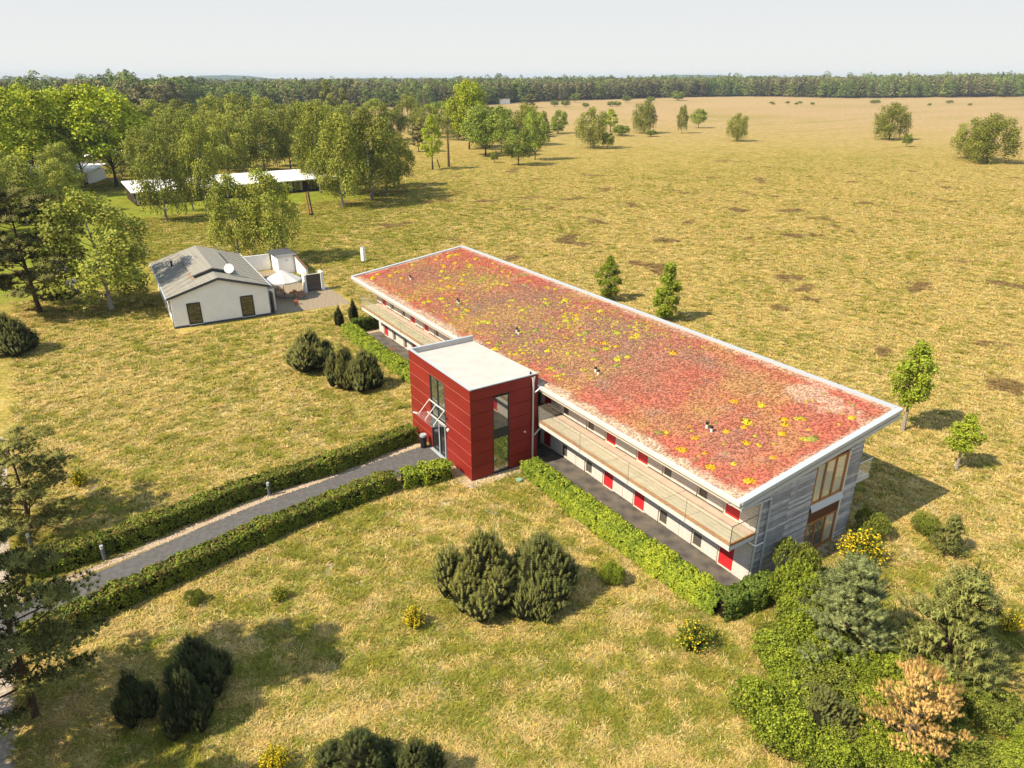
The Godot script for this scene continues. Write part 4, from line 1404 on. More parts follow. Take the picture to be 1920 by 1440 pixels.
func forest() -> void:
	rng.seed = 5
	# simple forest trees; many stand behind one another and read as one mass
	var kinds := []
	for k in 5:
		var g := Geo.new()
		var pine_like := k < 3
		var cols := [Color(0.15, 0.142, 0.056), Color(0.115, 0.112, 0.047), Color(0.19, 0.175, 0.073), Color(0.125, 0.17, 0.043), Color(0.185, 0.22, 0.052)]
		g.tube([Vector3(0, 0, 0), Vector3(0.2, 12, 0)], [0.22, 0.12], 5, Color(0.075, 0.048, 0.034))
		for b in (11 if pine_like else 12):
			var a := b * 2.4 + rng.randf()
			var t: float = float(b) / (10.0 if pine_like else 11.0)
			var y := lerpf(4.6 if pine_like else 2.6, 16.2, t)
			var o := (3.1 if pine_like else 4.4) * sqrt(maxf(0.05, 1.0 - t * t)) * rng.randf_range(0.3, 1.0)
			var c := Vector3(cos(a) * o, y, sin(a) * o)
			var rl := (1.75 if pine_like else 2.3) * rng.randf_range(0.8, 1.2)
			var tone := rng.randf_range(0.75, 1.25)
			for i in 30:
				var d := rdir()
				if d.y < -0.3:
					d.y *= -1.0
				var p := c + Vector3(d.x, d.y * 0.75, d.z) * rl * rng.randf_range(0.7, 1.05)
				kite(g, p, (d + rdir() * 0.5 + Vector3(0, 0.3, 0)).normalized(), 0.95, cols[k] * (tone * rng.randf_range(0.8, 1.2)))
		kinds.append(g.mesh())
	# the forest edge, and the land behind it filled with trees
	var edge := [Vector2(-330, 150), Vector2(-322, 60), Vector2(-345, 0), Vector2(-430, -40), Vector2(-600, -90), Vector2(-605, -235), Vector2(-560, -262), Vector2(-655, -440), Vector2(-680, -572), Vector2(-700, -700), Vector2(-690, -810), Vector2(-545, -850), Vector2(-440, -1030), Vector2(-180, -1120), Vector2(80, -1150)]
	var xf := [[], [], [], [], []]
	var cc := [[], [], [], [], []]
	var total := 0.0
	var lens := []
	for i in edge.size() - 1:
		lens.append((edge[i + 1] - edge[i]).length())
		total += lens[-1]
	for layer in [[0.0, 70.0, 7200, 1.0], [70.0, 420.0, 7600, 1.1], [420.0, 2600.0, 7600, 1.9]]:
		for n in layer[2]:
			var s := rng.randf() * total
			var i := 0
			while s > lens[i]:
				s -= lens[i]
				i += 1
			var e: Vector2 = edge[i].lerp(edge[i + 1], s / lens[i])
			var out := (e - Vector2(CAM.x, CAM.z)).normalized()
			var dep: float = lerpf(layer[0], layer[1], rng.randf() if layer[0] < 400.0 else pow(rng.randf(), 1.3))
			var p := e + out * (dep + 14.0 * nz_mid.get_noise_2d(e.x * 0.4, e.y * 0.4) - (rng.randf() * 22.0 if dep < 6.0 else 0.0))
			var mix := nz_big.get_noise_2d(p.x * 0.9, p.y * 0.9)
			var leafy := mix > 0.12 or (p.x > -560.0 and p.y < -560.0 and rng.randf() < 0.4 and mix > -0.2)
			var k := 3 + rng.randi() % 2 if leafy else rng.randi() % 3
			var h := rng.randf_range(0.74, 1.14) * (1.1 if leafy and layer[0] > 0.0 else 1.0)
			if e.x > -400.0 and e.y > -40.0:
				h *= 1.12 if dep > 110.0 else 0.92
			if rng.randf() < 0.06:
				h *= 1.2
			if leafy and e.x > -400.0 and e.y > -60.0 and dep > 110.0 and rng.randf() < 0.2:
				h *= 1.22
			if layer[3] > 1.5:
				h *= 1.05
			if p.y < -600.0:
				h *= 1.12
			var w: float = rng.randf_range(0.85, 1.25) * layer[3]
			xf[k].append(Transform3D(Basis(Vector3.UP, rng.randf() * TAU).scaled(Vector3(w, h, w)), Vector3(p.x, rise(p.x, p.y) - 0.1, p.y)))
			var q := rng.randf_range(0.62, 1.3)
			cc[k].append(Color(q, q, q))
	for k in 5:
		var o := scatter(["pine_forest", "pine_forest", "pine_forest", "leafy_forest", "leafy_forest"][k], self, kinds[k], M.needle, xf[k], cc[k])
		tag(o, ["distant dark pine forest along the horizon", "distant dark pine forest along the horizon", "distant dark pine forest along the horizon", "distant broadleaved wood among the pines", "distant broadleaved wood among the pines"][k], "forest", "far forest")


# ---------------------------------------------------------------- hedges and shrubs
func leaf_clump(sd: int, s: float, leaves: int) -> ArrayMesh:
	rng.seed = sd
	var g := Geo.new()
	for i in leaves:
		var d := rdir()
		d.y = absf(d.y) * 0.7 + 0.15
		var p := Vector3(d.x, d.y * 0.8, d.z) * s * rng.randf_range(0.5, 1.5)
		kite(g, p, (d + rdir() * 0.45).normalized(), s * rng.randf_range(0.8, 1.3), vary(Color(0.92, 0.92, 0.92), 0.15))
	return g.mesh()


func hedge(pts: Array, wide: float, high: float, per_m: int, clump: Mesh, pick: Callable, label: String, called := "hedge") -> void:
	var line := smooth_line(pts, 0.5)
	var mid: Vector2 = line[line.size() / 2]
	var o := thing(called, label, "hedge", Vector3(mid.x, 0, mid.y))
	var core := Geo.new()
	var length := 0.0
	for i in line.size() - 1:
		var a: Vector2 = line[i] - mid
		var b: Vector2 = line[i + 1] - mid
		length += (b - a).length()
		var d := (b - a).normalized()
		var e := d * 0.04
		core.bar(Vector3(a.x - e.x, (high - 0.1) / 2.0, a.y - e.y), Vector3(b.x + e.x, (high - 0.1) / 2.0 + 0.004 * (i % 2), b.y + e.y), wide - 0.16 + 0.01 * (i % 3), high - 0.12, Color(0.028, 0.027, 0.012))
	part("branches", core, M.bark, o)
	var xf := []
	var cols := []
	for i in int(length * per_m):
		var t := rng.randf() * (line.size() - 1)
		var k := int(t)
		var p: Vector2 = line[k].lerp(line[k + 1], t - k) - mid
		var d: Vector2 = (line[k + 1] - line[k]).normalized()
		var s := Vector2(-d.y, d.x)
		var lump := 0.16 * nz_fine.get_noise_2d((p.x + mid.x) * 4.0, (p.y + mid.y) * 4.0) + 0.16 * nz_mid.get_noise_2d((p.x + mid.x) * 9.0, (p.y + mid.y) * 9.0)
		var q := rng.randf() * (2.0 * high + wide)
		var nn: Vector3
		var at: Vector3
		if q < wide:
			var f := q / wide - 0.5
			at = Vector3(p.x + s.x * f * wide, high + lump, p.y + s.y * f * wide)
			nn = Vector3(s.x * f, 0.9, s.y * f)
		else:
			var sg := 1.0 if q < wide + high else -1.0
			var y := rng.randf() * high
			var bulge := wide / 2.0 + lump * 0.8 - 0.14 * pow(y / high, 4.0)
			at = Vector3(p.x + s.x * sg * bulge, y + 0.05, p.y + s.y * sg * bulge)
			nn = Vector3(s.x * sg, 0.35, s.y * sg)
		if k == 0 or k == line.size() - 2:
			at += Vector3(d.x, 0, d.y) * rng.randf_range(-0.25, 0.25)
		nn = (nn.normalized() + rdir() * 0.3).normalized()
		var b := Basis(Quaternion(Vector3.UP, nn)) * Basis(Vector3.UP, rng.randf() * TAU)
		xf.append(Transform3D(b.scaled_local(Vector3.ONE * rng.randf_range(0.75, 1.3)), at))
		cols.append(pick.call(at.y / high, lump))
	scatter("foliage", o, clump, M.leaf, xf, cols)


func hedges() -> void:
	var clump := leaf_clump(301, 0.085, 8)
	rng.seed = 302
	var dark := func(t: float, lump: float) -> Color:
		var c := Color(0.095, 0.135, 0.02).lerp(Color(0.3, 0.34, 0.036), clampf(rng.randf() * 0.8 + lump * 2.0, 0.0, 1.0))
		if t > 0.75 and rng.randf() < 0.3:
			c = c.lerp(Color(0.23, 0.12, 0.05), 0.7)
		return c
	var fresh := func(_t: float, lump: float) -> Color:
		return Color(0.15, 0.22, 0.026).lerp(Color(0.46, 0.5, 0.04), clampf(rng.randf() * 0.8 + lump * 2.2, 0.0, 1.0))
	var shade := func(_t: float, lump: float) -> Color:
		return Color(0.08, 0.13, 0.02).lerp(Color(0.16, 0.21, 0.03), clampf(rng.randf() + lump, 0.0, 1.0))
	hedge([Vector2(-22.4, 7.0), Vector2(-22.0, 9.2), Vector2(-21.55, 11.6), Vector2(-21.3, 14), Vector2(-21.2, 18), Vector2(-20.3, 22.6), Vector2(-19.7, 26), Vector2(-19.5, 28.7)], 0.95, 1.0, 280, clump, dark, "long dark green hedge on the far side of the entrance path")
	hedge([Vector2(-17.5, 10.6), Vector2(-17.2, 14), Vector2(-16.6, 18), Vector2(-15.6, 22.6), Vector2(-14.8, 26), Vector2(-14.1, 29.2)], 0.95, 0.96, 280, clump, dark, "long dark green hedge on the near side of the entrance path")
	hedge([Vector2(-16.9, 7.2), Vector2(-17.25, 10.0)], 1.05, 0.95, 260, clump, fresh, "short bright green hedge block touching the red tower corner")
	var big := leaf_clump(303, 0.1, 8)
	rng.seed = 304
	hedge([Vector2(-14.5, 2.75), Vector2(-10, 2.85), Vector2(-5, 2.8), Vector2(0.5, 2.55)], 1.2, 0.85, 300, big, fresh, "long bright green hedge along the front walkway, near half")
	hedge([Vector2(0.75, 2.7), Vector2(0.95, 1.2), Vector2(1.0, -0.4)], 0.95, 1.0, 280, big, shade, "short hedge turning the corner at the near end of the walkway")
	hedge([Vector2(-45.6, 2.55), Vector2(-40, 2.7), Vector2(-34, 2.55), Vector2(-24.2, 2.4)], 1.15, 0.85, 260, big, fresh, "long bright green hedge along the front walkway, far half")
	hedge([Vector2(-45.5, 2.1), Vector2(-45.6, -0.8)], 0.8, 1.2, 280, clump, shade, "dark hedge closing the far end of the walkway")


func mound(clump: Mesh, n: int, w: float, h: float, lo: Color, hi: Color, sd: int) -> MultiMesh:
	rng.seed = sd
	var mm := MultiMesh.new()
	mm.transform_format = MultiMesh.TRANSFORM_3D
	mm.use_colors = true
	mm.mesh = clump
	mm.instance_count = n
	var cs := []
	for i in 5:
		var a := i * 2.4
		cs.append([Vector3(cos(a) * w * 0.27, h * rng.randf_range(0.3, 0.55), sin(a) * w * 0.27) * (0.0 if i == 0 else 1.0) + Vector3(0, h * 0.1, 0), Vector3(w * 0.26, h * 0.5, w * 0.26)])
	for i in n:
		var c: Array = cs[rng.randi() % 5]
		var d := rdir()
		d.y = absf(d.y) if rng.randf() < 0.85 else -absf(d.y) * 0.4
		var p: Vector3 = c[0] + Vector3(d.x, d.y, d.z) * c[1] * rng.randf_range(0.7, 1.1)
		p.y = maxf(p.y, 0.05)
		var nn := (d + Vector3(0, 0.5, 0) + rdir() * 0.3).normalized()
		var b := Basis(Quaternion(Vector3.UP, nn)) * Basis(Vector3.UP, rng.randf() * TAU)
		mm.set_instance_transform(i, Transform3D(b.scaled_local(Vector3.ONE * rng.randf_range(0.7, 1.35)), p))
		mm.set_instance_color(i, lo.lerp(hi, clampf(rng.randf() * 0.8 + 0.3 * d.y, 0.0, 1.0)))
	return mm


func mound_at(called: String, mm: MultiMesh, x: float, z: float, sc: Vector3, label: String, category: String, group := "") -> void:
	var o := thing(called, label, category, Vector3(x, 0, z), rng.randf() * TAU, group)
	o.scale = sc
	var f := MultiMeshInstance3D.new()
	f.name = "foliage"
	f.multimesh = mm
	f.material_override = M.leaf
	f.set_meta("kind", "stuff")
	o.add_child(f, true)
	var g := Geo.new()
	for i in 9:
		var a := i * 2.4
		g.tube([Vector3(0, 0, 0), Vector3(cos(a) * 0.5, 0.45, sin(a) * 0.5), Vector3(cos(a) * 0.9, 0.7, sin(a) * 0.9)], [0.03, 0.02, 0.01], 4, Color(0.1, 0.07, 0.04))
	part("stems", g, M.bark, o)


func broom(x: float, z: float, h: float, w: float, bloom: float, label: String, sd: int) -> void:
	rng.seed = sd
	var st := Geo.new()
	var fl := Geo.new()
	for i in 130:
		var a := rng.randf() * TAU
		var r := sqrt(rng.randf())
		var e := Vector3(cos(a) * r * 0.5, lerpf(1.0, 0.45, r * r) * rng.randf_range(0.7, 1.05), sin(a) * r * 0.5)
		var b := Vector3(e.x * 0.25, 0, e.z * 0.25)
		st.tube([b, b.lerp(e, 0.6) + Vector3(0, 0.1, 0), e], [0.012, 0.008, 0.004], 3, vary(Color(0.1, 0.14, 0.03), 0.3))
		for k in 12:
			var t := rng.randf_range(0.35, 1.0)
			var p := b.lerp(e, t) + rdir() * 0.05
			var col := Color(0.72, 0.53, 0.02) if rng.randf() < bloom else Color(0.15, 0.2, 0.03)
			kite(fl, p, (rdir() + Vector3(0, 0.6, 0)).normalized(), rng.randf_range(0.035, 0.062), vary(col, 0.2))
	var o := thing("broom_bush", label, "bush", Vector3(x, 0, z), rng.randf() * TAU)
	o.scale = Vector3(w, h, w)
	part("stems", st, M.bark, o)
	part("blossom", fl, M.leaf, o)


func shrubs() -> void:
	# dense dark conifer bushes on the lawns
	var mugo := [shoot_bush(401, 4.0, 3.4, 7, 2300, 0.3, Color(0.17, 0.17, 0.046), 0.9), shoot_bush(402, 3.6, 3.2, 8, 2100, 0.3, Color(0.14, 0.148, 0.042), 0.9), shoot_bush(403, 2.8, 2.1, 6, 1500, 0.24, Color(0.062, 0.072, 0.022), 1.2)]
	rng.seed = 404
	var dims := [Vector2(4.0, 3.4), Vector2(3.6, 3.2), Vector2(2.8, 2.1)]
	for t in [[0, -6.1, 11.3, 4.0, 3.9, "large dark juniper on the front lawn, left of a touching pair"], [1, -4.7, 8.8, 3.8, 3.2, "large dark juniper on the front lawn, right of a touching pair"], [1, -4.0, 9.6, 2.3, 2.2, "lower juniper filling the front of the pair on the lawn"],
		[2, -7.5, 25.7, 2.4, 1.6, "small very dark juniper near the lower left, by itself"], [2, -7.7, 23.4, 2.6, 2.5, "wide dark juniper behind another at the lower left"], [2, -5.9, 24.1, 2.9, 1.9, "tall dark juniper in front of a wider one at the lower left"],
		[2, -0.1, 19.6, 2.5, 2.8, "dark juniper cut by the bottom edge of the picture, wider one"], [2, 0.9, 18.0, 2.2, 1.8, "dark juniper cut by the bottom edge, smaller one at right"],
		[0, -38.7, 8.5, 3.6, 4.2, "dark cone shaped pine bush on the lawn, left of the facade hedge"], [0, -33.4, 7.6, 3.7, 2.6, "dark spiky pine bush with two leaders, nearer the red tower"], [1, -32.3, 6.4, 3.5, 3.0, "dark spiky pine bush touching its neighbour by the hedge"],
		[2, -48.0, 2.6, 2.2, 0.9, "slim dark columnar juniper left of the walkway, shorter one"], [2, -48.6, 0.9, 2.5, 1.0, "slim dark columnar juniper left of the walkway, taller one"],
		[1, -56.7, 29.7, 4.0, 4.0, "dark bluish pine bush at the left edge beneath the tall pine"]]:
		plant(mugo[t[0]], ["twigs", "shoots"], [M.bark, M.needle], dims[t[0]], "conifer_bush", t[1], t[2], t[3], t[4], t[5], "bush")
	# open young pines and a dead one in the thicket at the right
	var blue := pine(411, 4.6, 3.9, 0.06, 46, 42, 0.14, Color(0.2, 0.225, 0.085), "cone", Color(0.12, 0.08, 0.05), 0.8, 0.42)
	plant(blue, ["trunk", "crown"], [M.bark, M.needle], Vector2(4.6, 3.9), "pine_tree", 5.1, 0.1, 4.7, 5.0, "grey green young pine in the thicket, nearest the grey end wall", "tree")
	var green := pine(412, 4.6, 3.9, 0.06, 42, 40, 0.14, Color(0.21, 0.22, 0.06), "cone", Color(0.12, 0.08, 0.05), 0.8, 0.4)
	rng.seed = 413
	plant(green, ["trunk", "crown"], [M.bark, M.needle], Vector2(4.6, 3.9), "pine_tree", 8.0, -2.5, 4.8, 5.4, "olive green young pine at the right end of the thicket", "tree")
	plant(green, ["trunk", "crown"], [M.bark, M.needle], Vector2(4.6, 3.9), "pine_tree", 3.9, -10.6, 2.2, 2.0, "small pine at the edge of the building's shadow", "tree")
	plant(mugo[1], ["twigs", "shoots"], [M.bark, M.needle], dims[1], "conifer_bush", 7.1, 4.4, 2.0, 2.6, "low grey green bush in front of the dead orange pine", "bush")
	var dead := pine(414, 4.4, 3.2, 0.1, 32, 54, 0.095, Color(0.55, 0.345, 0.115), "oval", Color(0.3, 0.24, 0.18), 0.9, 0.2)
	plant(dead, ["trunk", "crown"], [M.bark, M.needle], Vector2(4.4, 3.2), "dead_pine", 9.3, 2.6, 3.9, 3.1, "dead pine with orange brown needles in the bramble thicket", "tree")
	# brambles
	var clump := leaf_clump(421, 0.075, 8)
	var a := mound(clump, 1700, 3.0, 1.3, Color(0.1, 0.14, 0.02), Color(0.38, 0.43, 0.04), 422)
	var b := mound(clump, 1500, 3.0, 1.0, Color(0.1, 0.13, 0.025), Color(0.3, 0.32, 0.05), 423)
	rng.seed = 424
	for p in [[5.6, 2.0], [6.6, 0.7], [7.6, 1.4], [6.3, 3.0], [8.3, 0.3], [9.2, -0.8], [10.2, -1.6], [8.6, 2.9], [10.4, 1.2], [11.2, 0.2], [10.2, 2.6], [9.6, 3.6], [8.3, 4.5], [11.8, 1.4], [7.3, -0.9], [9.6, 0.6], [5.2, 3.4], [6.4, 4.4], [4.4, 2.3], [4.3, 0.9], [4.9, 5.0], [7.6, 5.6], [11.9, -1.2], [10.9, 3.6], [9.0, 5.2], [6.0, 5.6], [3.4, 1.7], [12.4, 0.4]]:
		var k := rng.randf_range(0.5, 1.1)
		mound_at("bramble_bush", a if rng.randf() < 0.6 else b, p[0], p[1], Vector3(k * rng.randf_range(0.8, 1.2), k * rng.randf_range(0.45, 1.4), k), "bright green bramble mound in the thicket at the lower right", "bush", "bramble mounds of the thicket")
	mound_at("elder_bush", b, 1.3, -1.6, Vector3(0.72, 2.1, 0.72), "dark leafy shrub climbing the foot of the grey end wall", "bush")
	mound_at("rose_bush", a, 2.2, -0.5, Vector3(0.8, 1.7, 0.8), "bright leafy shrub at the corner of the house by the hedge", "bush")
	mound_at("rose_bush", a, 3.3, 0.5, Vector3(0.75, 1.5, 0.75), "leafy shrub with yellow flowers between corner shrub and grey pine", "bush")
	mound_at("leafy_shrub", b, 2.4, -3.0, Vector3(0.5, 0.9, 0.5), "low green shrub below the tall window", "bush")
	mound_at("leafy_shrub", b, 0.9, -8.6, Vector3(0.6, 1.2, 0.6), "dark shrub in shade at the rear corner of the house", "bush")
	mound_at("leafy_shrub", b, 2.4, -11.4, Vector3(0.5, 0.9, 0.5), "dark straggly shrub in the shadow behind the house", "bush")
	mound_at("leafy_shrub", a, -3.7, 5.4, Vector3(0.42, 0.8, 0.42), "small round green shrub alone on the front lawn", "bush")
	mound_at("leafy_shrub", b, -13.1, 22.6, Vector3(0.3, 0.55, 0.3), "bright green tuft on the lawn beside the path hedge", "bush")
	mound_at("leafy_shrub", a, -46.4, -1.0, Vector3(0.6, 1.3, 0.6), "pale shrub under the far end of the balcony", "bush")
	broom(1.9, -6.2, 2.0, 2.5, 0.75, "large yellow flowering broom at the foot of the end wall", 431)
	broom(-6.2, 14.7, 1.2, 1.1, 0.8, "small yellow broom in the middle of the front lawn", 432)
	broom(-2.4, 21.9, 1.1, 1.2, 0.85, "yellow broom cut by the bottom edge of the picture", 433)
	broom(-28.0, 26.3, 1.1, 1.2, 0.5, "yellow broom on the lawn beyond the path, left edge", 434)
	broom(1.5, 5.2, 1.5, 1.8, 0.35, "half green broom on the lawn before the hedge corner", 435)
	broom(8.3, -7.3, 1.2, 1.3, 0.7, "yellow broom at the right edge beside the olive pine", 436)
	broom(-11.3, 19.2, 0.7, 1.0, 0.25, "low sparse broom at the left of the front lawn", 437)


func blocked(x: float, z: float) -> bool:
	if x > -45.0 and x < 0.3 and z < 2.1 and z > -8.0:
		return true
	if x > -23.6 and x < -15.1 and z < 6.6 and z > 0.0:
		return true
	if z > 29.7 and z < 35.6:
		return true
	if x > -74.5 and x < -54.4 and z < 16.6 and z > -1.8:
		return true
	if z > 5.0 and x < -14.0 and x > -22.6:
		for i in DRIVE.size() - 1:
			var a: Vector2 = DRIVE[i]
			var b: Vector2 = DRIVE[i + 1]
			if z >= a.y and z <= b.y:
				var c := lerpf(a.x, b.x, (z - a.y) / (b.y - a.y))
				return x > c - 2.0 and x < c + 1.4
	return false


func grass() -> void:
	rng.seed = 909
	var kinds := []
	for k in 3:
		var g := Geo.new()
		for i in [8, 10, 9][k]:
			var a := rng.randf() * TAU
			var lean := rng.randf_range(0.7, 1.5)
			var d := Vector3(cos(a), 0, sin(a))
			var s := Vector3(-d.z, 0, d.x) * rng.randf_range(0.013, 0.024)
			var p := d * rng.randf() * 0.1
			var h = rng.randf_range(0.09, 0.2) * [0.5, 0.56, 0.72][k]
			g.leaf(p - s, p + s, p + d * lean * h * 1.4 + Vector3(0, h, 0), (Vector3.UP - d * 0.35 + rdir() * 0.15).normalized(), Color.WHITE)
		kinds.append(g.mesh())
	var xf := [[], [], []]
	var cc := [[], [], []]
	var fwd := Vector2(-sin(deg_to_rad(57.0)), -cos(deg_to_rad(57.0)))
	var side := Vector2(-fwd.y, fwd.x)
	var eye := Vector2(CAM.x, CAM.z)
	var n := 0
	while n < 620000:
		var dep := 275.0 * pow(rng.randf(), 2.2) - 6.0
		var q := eye + fwd * dep + side * rng.randf_range(-1.0, 1.0) * (absf(dep) * 0.8 + 16.0)
		n += 1
		if blocked(q.x, q.y) or lush_at(q.x, q.y) > 0.3:
			continue
		var gr := green_at(q.x, q.y) + 0.5 * nz_fine.get_noise_2d(q.x * 2.3, q.y * 2.3)
		var col: Color
		var r := rng.randf()
		var k := 0
		if brown_at(q.x, q.y) > 0.4:
			col = Color(0.22, 0.15, 0.065)
			k = 1
		elif r < gr * 1.05:
			col = Color(0.31, 0.275, 0.045).lerp(Color(0.17, 0.195, 0.03), rng.randf())
			k = 2 if gr > 0.6 and rng.randf() < 0.5 else 1
		else:
			col = Color(0.47, 0.352, 0.11).lerp(Color(0.62, 0.485, 0.235), rng.randf() * rng.randf())
			k = rng.randi() % 2
		var s := rng.randf_range(0.7, 1.35) * (1.0 + dep * 0.011) * (1.0 - 0.75 * smoothstep(90.0, 265.0, dep))
		xf[k].append(Transform3D(Basis(Vector3.UP, rng.randf() * TAU).scaled(Vector3(s, s * 0.9, s)), Vector3(q.x, -0.01, q.y)))
		cc[k].append(vary(col, 0.34))
	for k in 3:
		var o := scatter("meadow_grass", self, kinds[k], M.grass, xf[k], cc[k])
		tag(o, ["short dry meadow grass over the whole ground", "mixed straw and green meadow grass over the ground", "taller green grass tufts in the lawn"][k], "grass")


# ---------------------------------------------------------------- other buildings
func white_house() -> void:
	# local axes: x runs back from the gable (negative), z from the right eave (0) to the left one (9.1)
	var b := thing("white_house", "white gabled bungalow with grey raised ridge roof and two tall gable windows", "house", Vector3(-55.45, 0, 7.27), deg_to_rad(-3.0))
	var D := -16.2
	var W := 9.1
	var e := 3.1
	var top := 4.45
	var g := Geo.new()
	for x in [0.0, D]:
		var nn := Vector3(1 if x == 0.0 else -1, 0, 0)
		g.face(Vector3(x, 0, 0), Vector3(x, e, 0), Vector3(x, e, W), Vector3(x, 0, W), nn, Color.WHITE)
		g.tri(Vector3(x, e, 0), Vector3(x, top, W / 2.0), Vector3(x, e, W), nn, Color.WHITE)
	g.quad(Vector3(0, 0, W), Vector3(0, e, W), Vector3(D, e, W), Vector3(D, 0, W), Color.WHITE)
	g.quad(Vector3(D, 0, 0), Vector3(D, e, 0), Vector3(0, e, 0), Vector3(0, 0, 0), Color.WHITE)
	var wall := part("wall", g, M.render, b)
	span("plinth", wall, Vector3(-0.05, 0.0, -0.02), Vector3(0.025, 0.22, W + 0.02), M.slate)
	# roof slopes as slabs
	var slope := (top - e) / (W / 2.0)
	var roof := Node3D.new()
	roof.name = "roof"
	b.add_child(roof, true)
	for s in [1.0, -1.0]:
		g = Geo.new()
		var z0 := W / 2.0
		var z1: float = W / 2.0 + s * (W / 2.0 + 0.3)
		var y1 := top - slope * (W / 2.0 + 0.3)
		var q := [Vector3(0.22, top + 0.1, z0), Vector3(0.22, y1 + 0.1, z1), Vector3(D - 0.2, y1 + 0.1, z1), Vector3(D - 0.2, top + 0.1, z0)]
		var nn := Vector3(0, 1, s * slope).normalized()
		g.face(q[0], q[1], q[2], q[3], nn, Color.WHITE)
		var dn := Vector3(0, -0.09, 0)
		g.face(q[0] + dn, q[1] + dn, q[2] + dn, q[3] + dn, -nn, Color.WHITE)
		part("roof_slope", g, M.zinc, roof)
		g = Geo.new()
		g.bar(Vector3(0.235, top + 0.03, z0), Vector3(0.235, y1 + 0.03, z1), 0.05, 0.24)
		part("verge", g, M.slate, roof)
		g = Geo.new()
		g.bar(Vector3(0.2, y1 + 0.02, z1 + s * 0.06), Vector3(D - 0.2, y1 + 0.02, z1 + s * 0.06), 0.12, 0.12)
		part("gutter", g, M.alu if s > 0.0 else M.beam, roof)
		for i in 11:
			g = Geo.new()
			var x := -0.6 - i * 1.5
			g.bar(Vector3(x, top + 0.115, z0 + s * 1.9), Vector3(x, y1 + 0.115, z1), 0.05, 0.03)
			part("seam", g, M.zinc, roof)
	# raised ridge
	var ma := -2.9
	var mb := -14.6
	var za := 2.75
	var zb := 6.35
	var my := top + 0.42
	var mid := W / 2.0
	var me := my - 1.8 * slope
	g = Geo.new()
	for x in [ma, mb]:
		var nn := Vector3(1 if x == ma else -1, 0, 0)
		g.tri(Vector3(x, 3.8, za), Vector3(x, me, za), Vector3(x, my, mid), nn, Color.WHITE)
		g.tri(Vector3(x, 3.8, za), Vector3(x, my, mid), Vector3(x, 3.8, zb), nn, Color.WHITE)
		g.tri(Vector3(x, 3.8, zb), Vector3(x, my, mid), Vector3(x, me, zb), nn, Color.WHITE)
	g.quad(Vector3(ma, 3.8, zb), Vector3(ma, me, zb), Vector3(mb, me, zb), Vector3(mb, 3.8, zb), Color.WHITE)
	g.quad(Vector3(mb, 3.8, za), Vector3(mb, me, za), Vector3(ma, me, za), Vector3(ma, 3.8, za), Color.WHITE)
	part("ridge_wall", g, M.slate, roof)
	for s in [1.0, -1.0]:
		g = Geo.new()
		var zz: float = mid + s * 2.0
		var yy := my - 2.0 * slope + 0.06
		g.face(Vector3(ma + 0.15, my + 0.06, mid), Vector3(ma + 0.15, yy, zz), Vector3(mb - 0.15, yy, zz), Vector3(mb - 0.15, my + 0.06, mid), Vector3(0, 1, s * slope).normalized(), Color.WHITE)
		g.face(Vector3(ma + 0.15, my - 0.02, mid), Vector3(ma + 0.15, yy - 0.08, zz), Vector3(mb - 0.15, yy - 0.08, zz), Vector3(mb - 0.15, my - 0.02, mid), Vector3(0, -1, -s * slope).normalized(), Color.WHITE)
		g.bar(Vector3(ma + 0.16, my + 0.02, mid), Vector3(ma + 0.16, yy - 0.03, zz), 0.03, 0.1)
		part("ridge_slope", g, M.zinc, roof)
	g = Geo.new()
	g.bar(Vector3(ma + 0.3, 3.93, zb + 0.16), Vector3(ma - 2.6, 3.93, zb + 0.16), 0.2, 0.08)
	part("flashing", g, M.chair, roof)
	# gable windows
	for z in [7.15, 2.15]:
		g = Geo.new()
		for s in [-0.58, 0.58]:
			g.box(Vector3(0.0, 1.3, z + s), Vector3(0.1, 2.1, 0.1))
		for y in [0.28, 2.32]:
			g.box(Vector3(0.0, y, z), Vector3(0.1, 0.1, 1.06))
		var w := part("window", g, M.frame_dark, b)
		cuboid("pane", w, Vector3(0.002, 0.33, z - 0.53), Vector3(0.012, 2.27, z + 0.53), M.mirror_dim)
		span("sill", b, Vector3(0.0, 0.18, z - 0.66), Vector3(0.16, 0.235, z + 0.66), M.alu)
	g = Geo.new()
	g.tube([Vector3(0.05, 3.0, W + 0.3), Vector3(-0.1, 2.75, W + 0.07), Vector3(-0.1, 0.05, W + 0.07)], [0.05, 0.05, 0.05], 8)
	part("downpipe", g, M.alu_dark, b)
	for i in 4:
		span("side_window", b, Vector3(-3.4 - i * 3.4, 0.9, W), Vector3(-2.4 - i * 3.4, 2.3, W + 0.03), M.glass_dark)
	g = Geo.new()
	g.tube([Vector3(-11.2, 3.4, 7.6), Vector3(-11.2, 4.25, 7.6)], [0.11, 0.11], 10)
	g.disc(Vector3(-11.2, 4.25, 7.6), 0.11, 10, Vector3.UP)
	part("flue", g, M.black, roof)
	g = Geo.new()
	g.tube([Vector3(-11.9, 3.5, 8.0), Vector3(-11.9, 3.75, 8.0)], [0.05, 0.05], 8)
	part("roof_vent", g, M.alu_dark, roof)
	# dish aerial
	g = Geo.new()
	var c := Vector3(-2.35, 4.72, 3.0)
	var n := Vector3(0.8, 0.35, 0.35).normalized()
	var s1 := n.cross(Vector3.UP).normalized()
	var s2 := s1.cross(n)
	for i in 3:
		for k in 18:
			var q := []
			for d in [[i, k], [i, k + 1], [i + 1, k + 1], [i + 1, k]]:
				var r: float = 0.5 * d[0] / 3.0
				var a: float = TAU * d[1] / 18.0
				q.append(c + (s1 * cos(a) + s2 * sin(a)) * r + n * (r * r * 0.55))
			g.face(q[0], q[1], q[2], q[3], n, Color.WHITE)
	g.tube([c, c - Vector3(0, 0.9, 0)], [0.03, 0.03], 6)
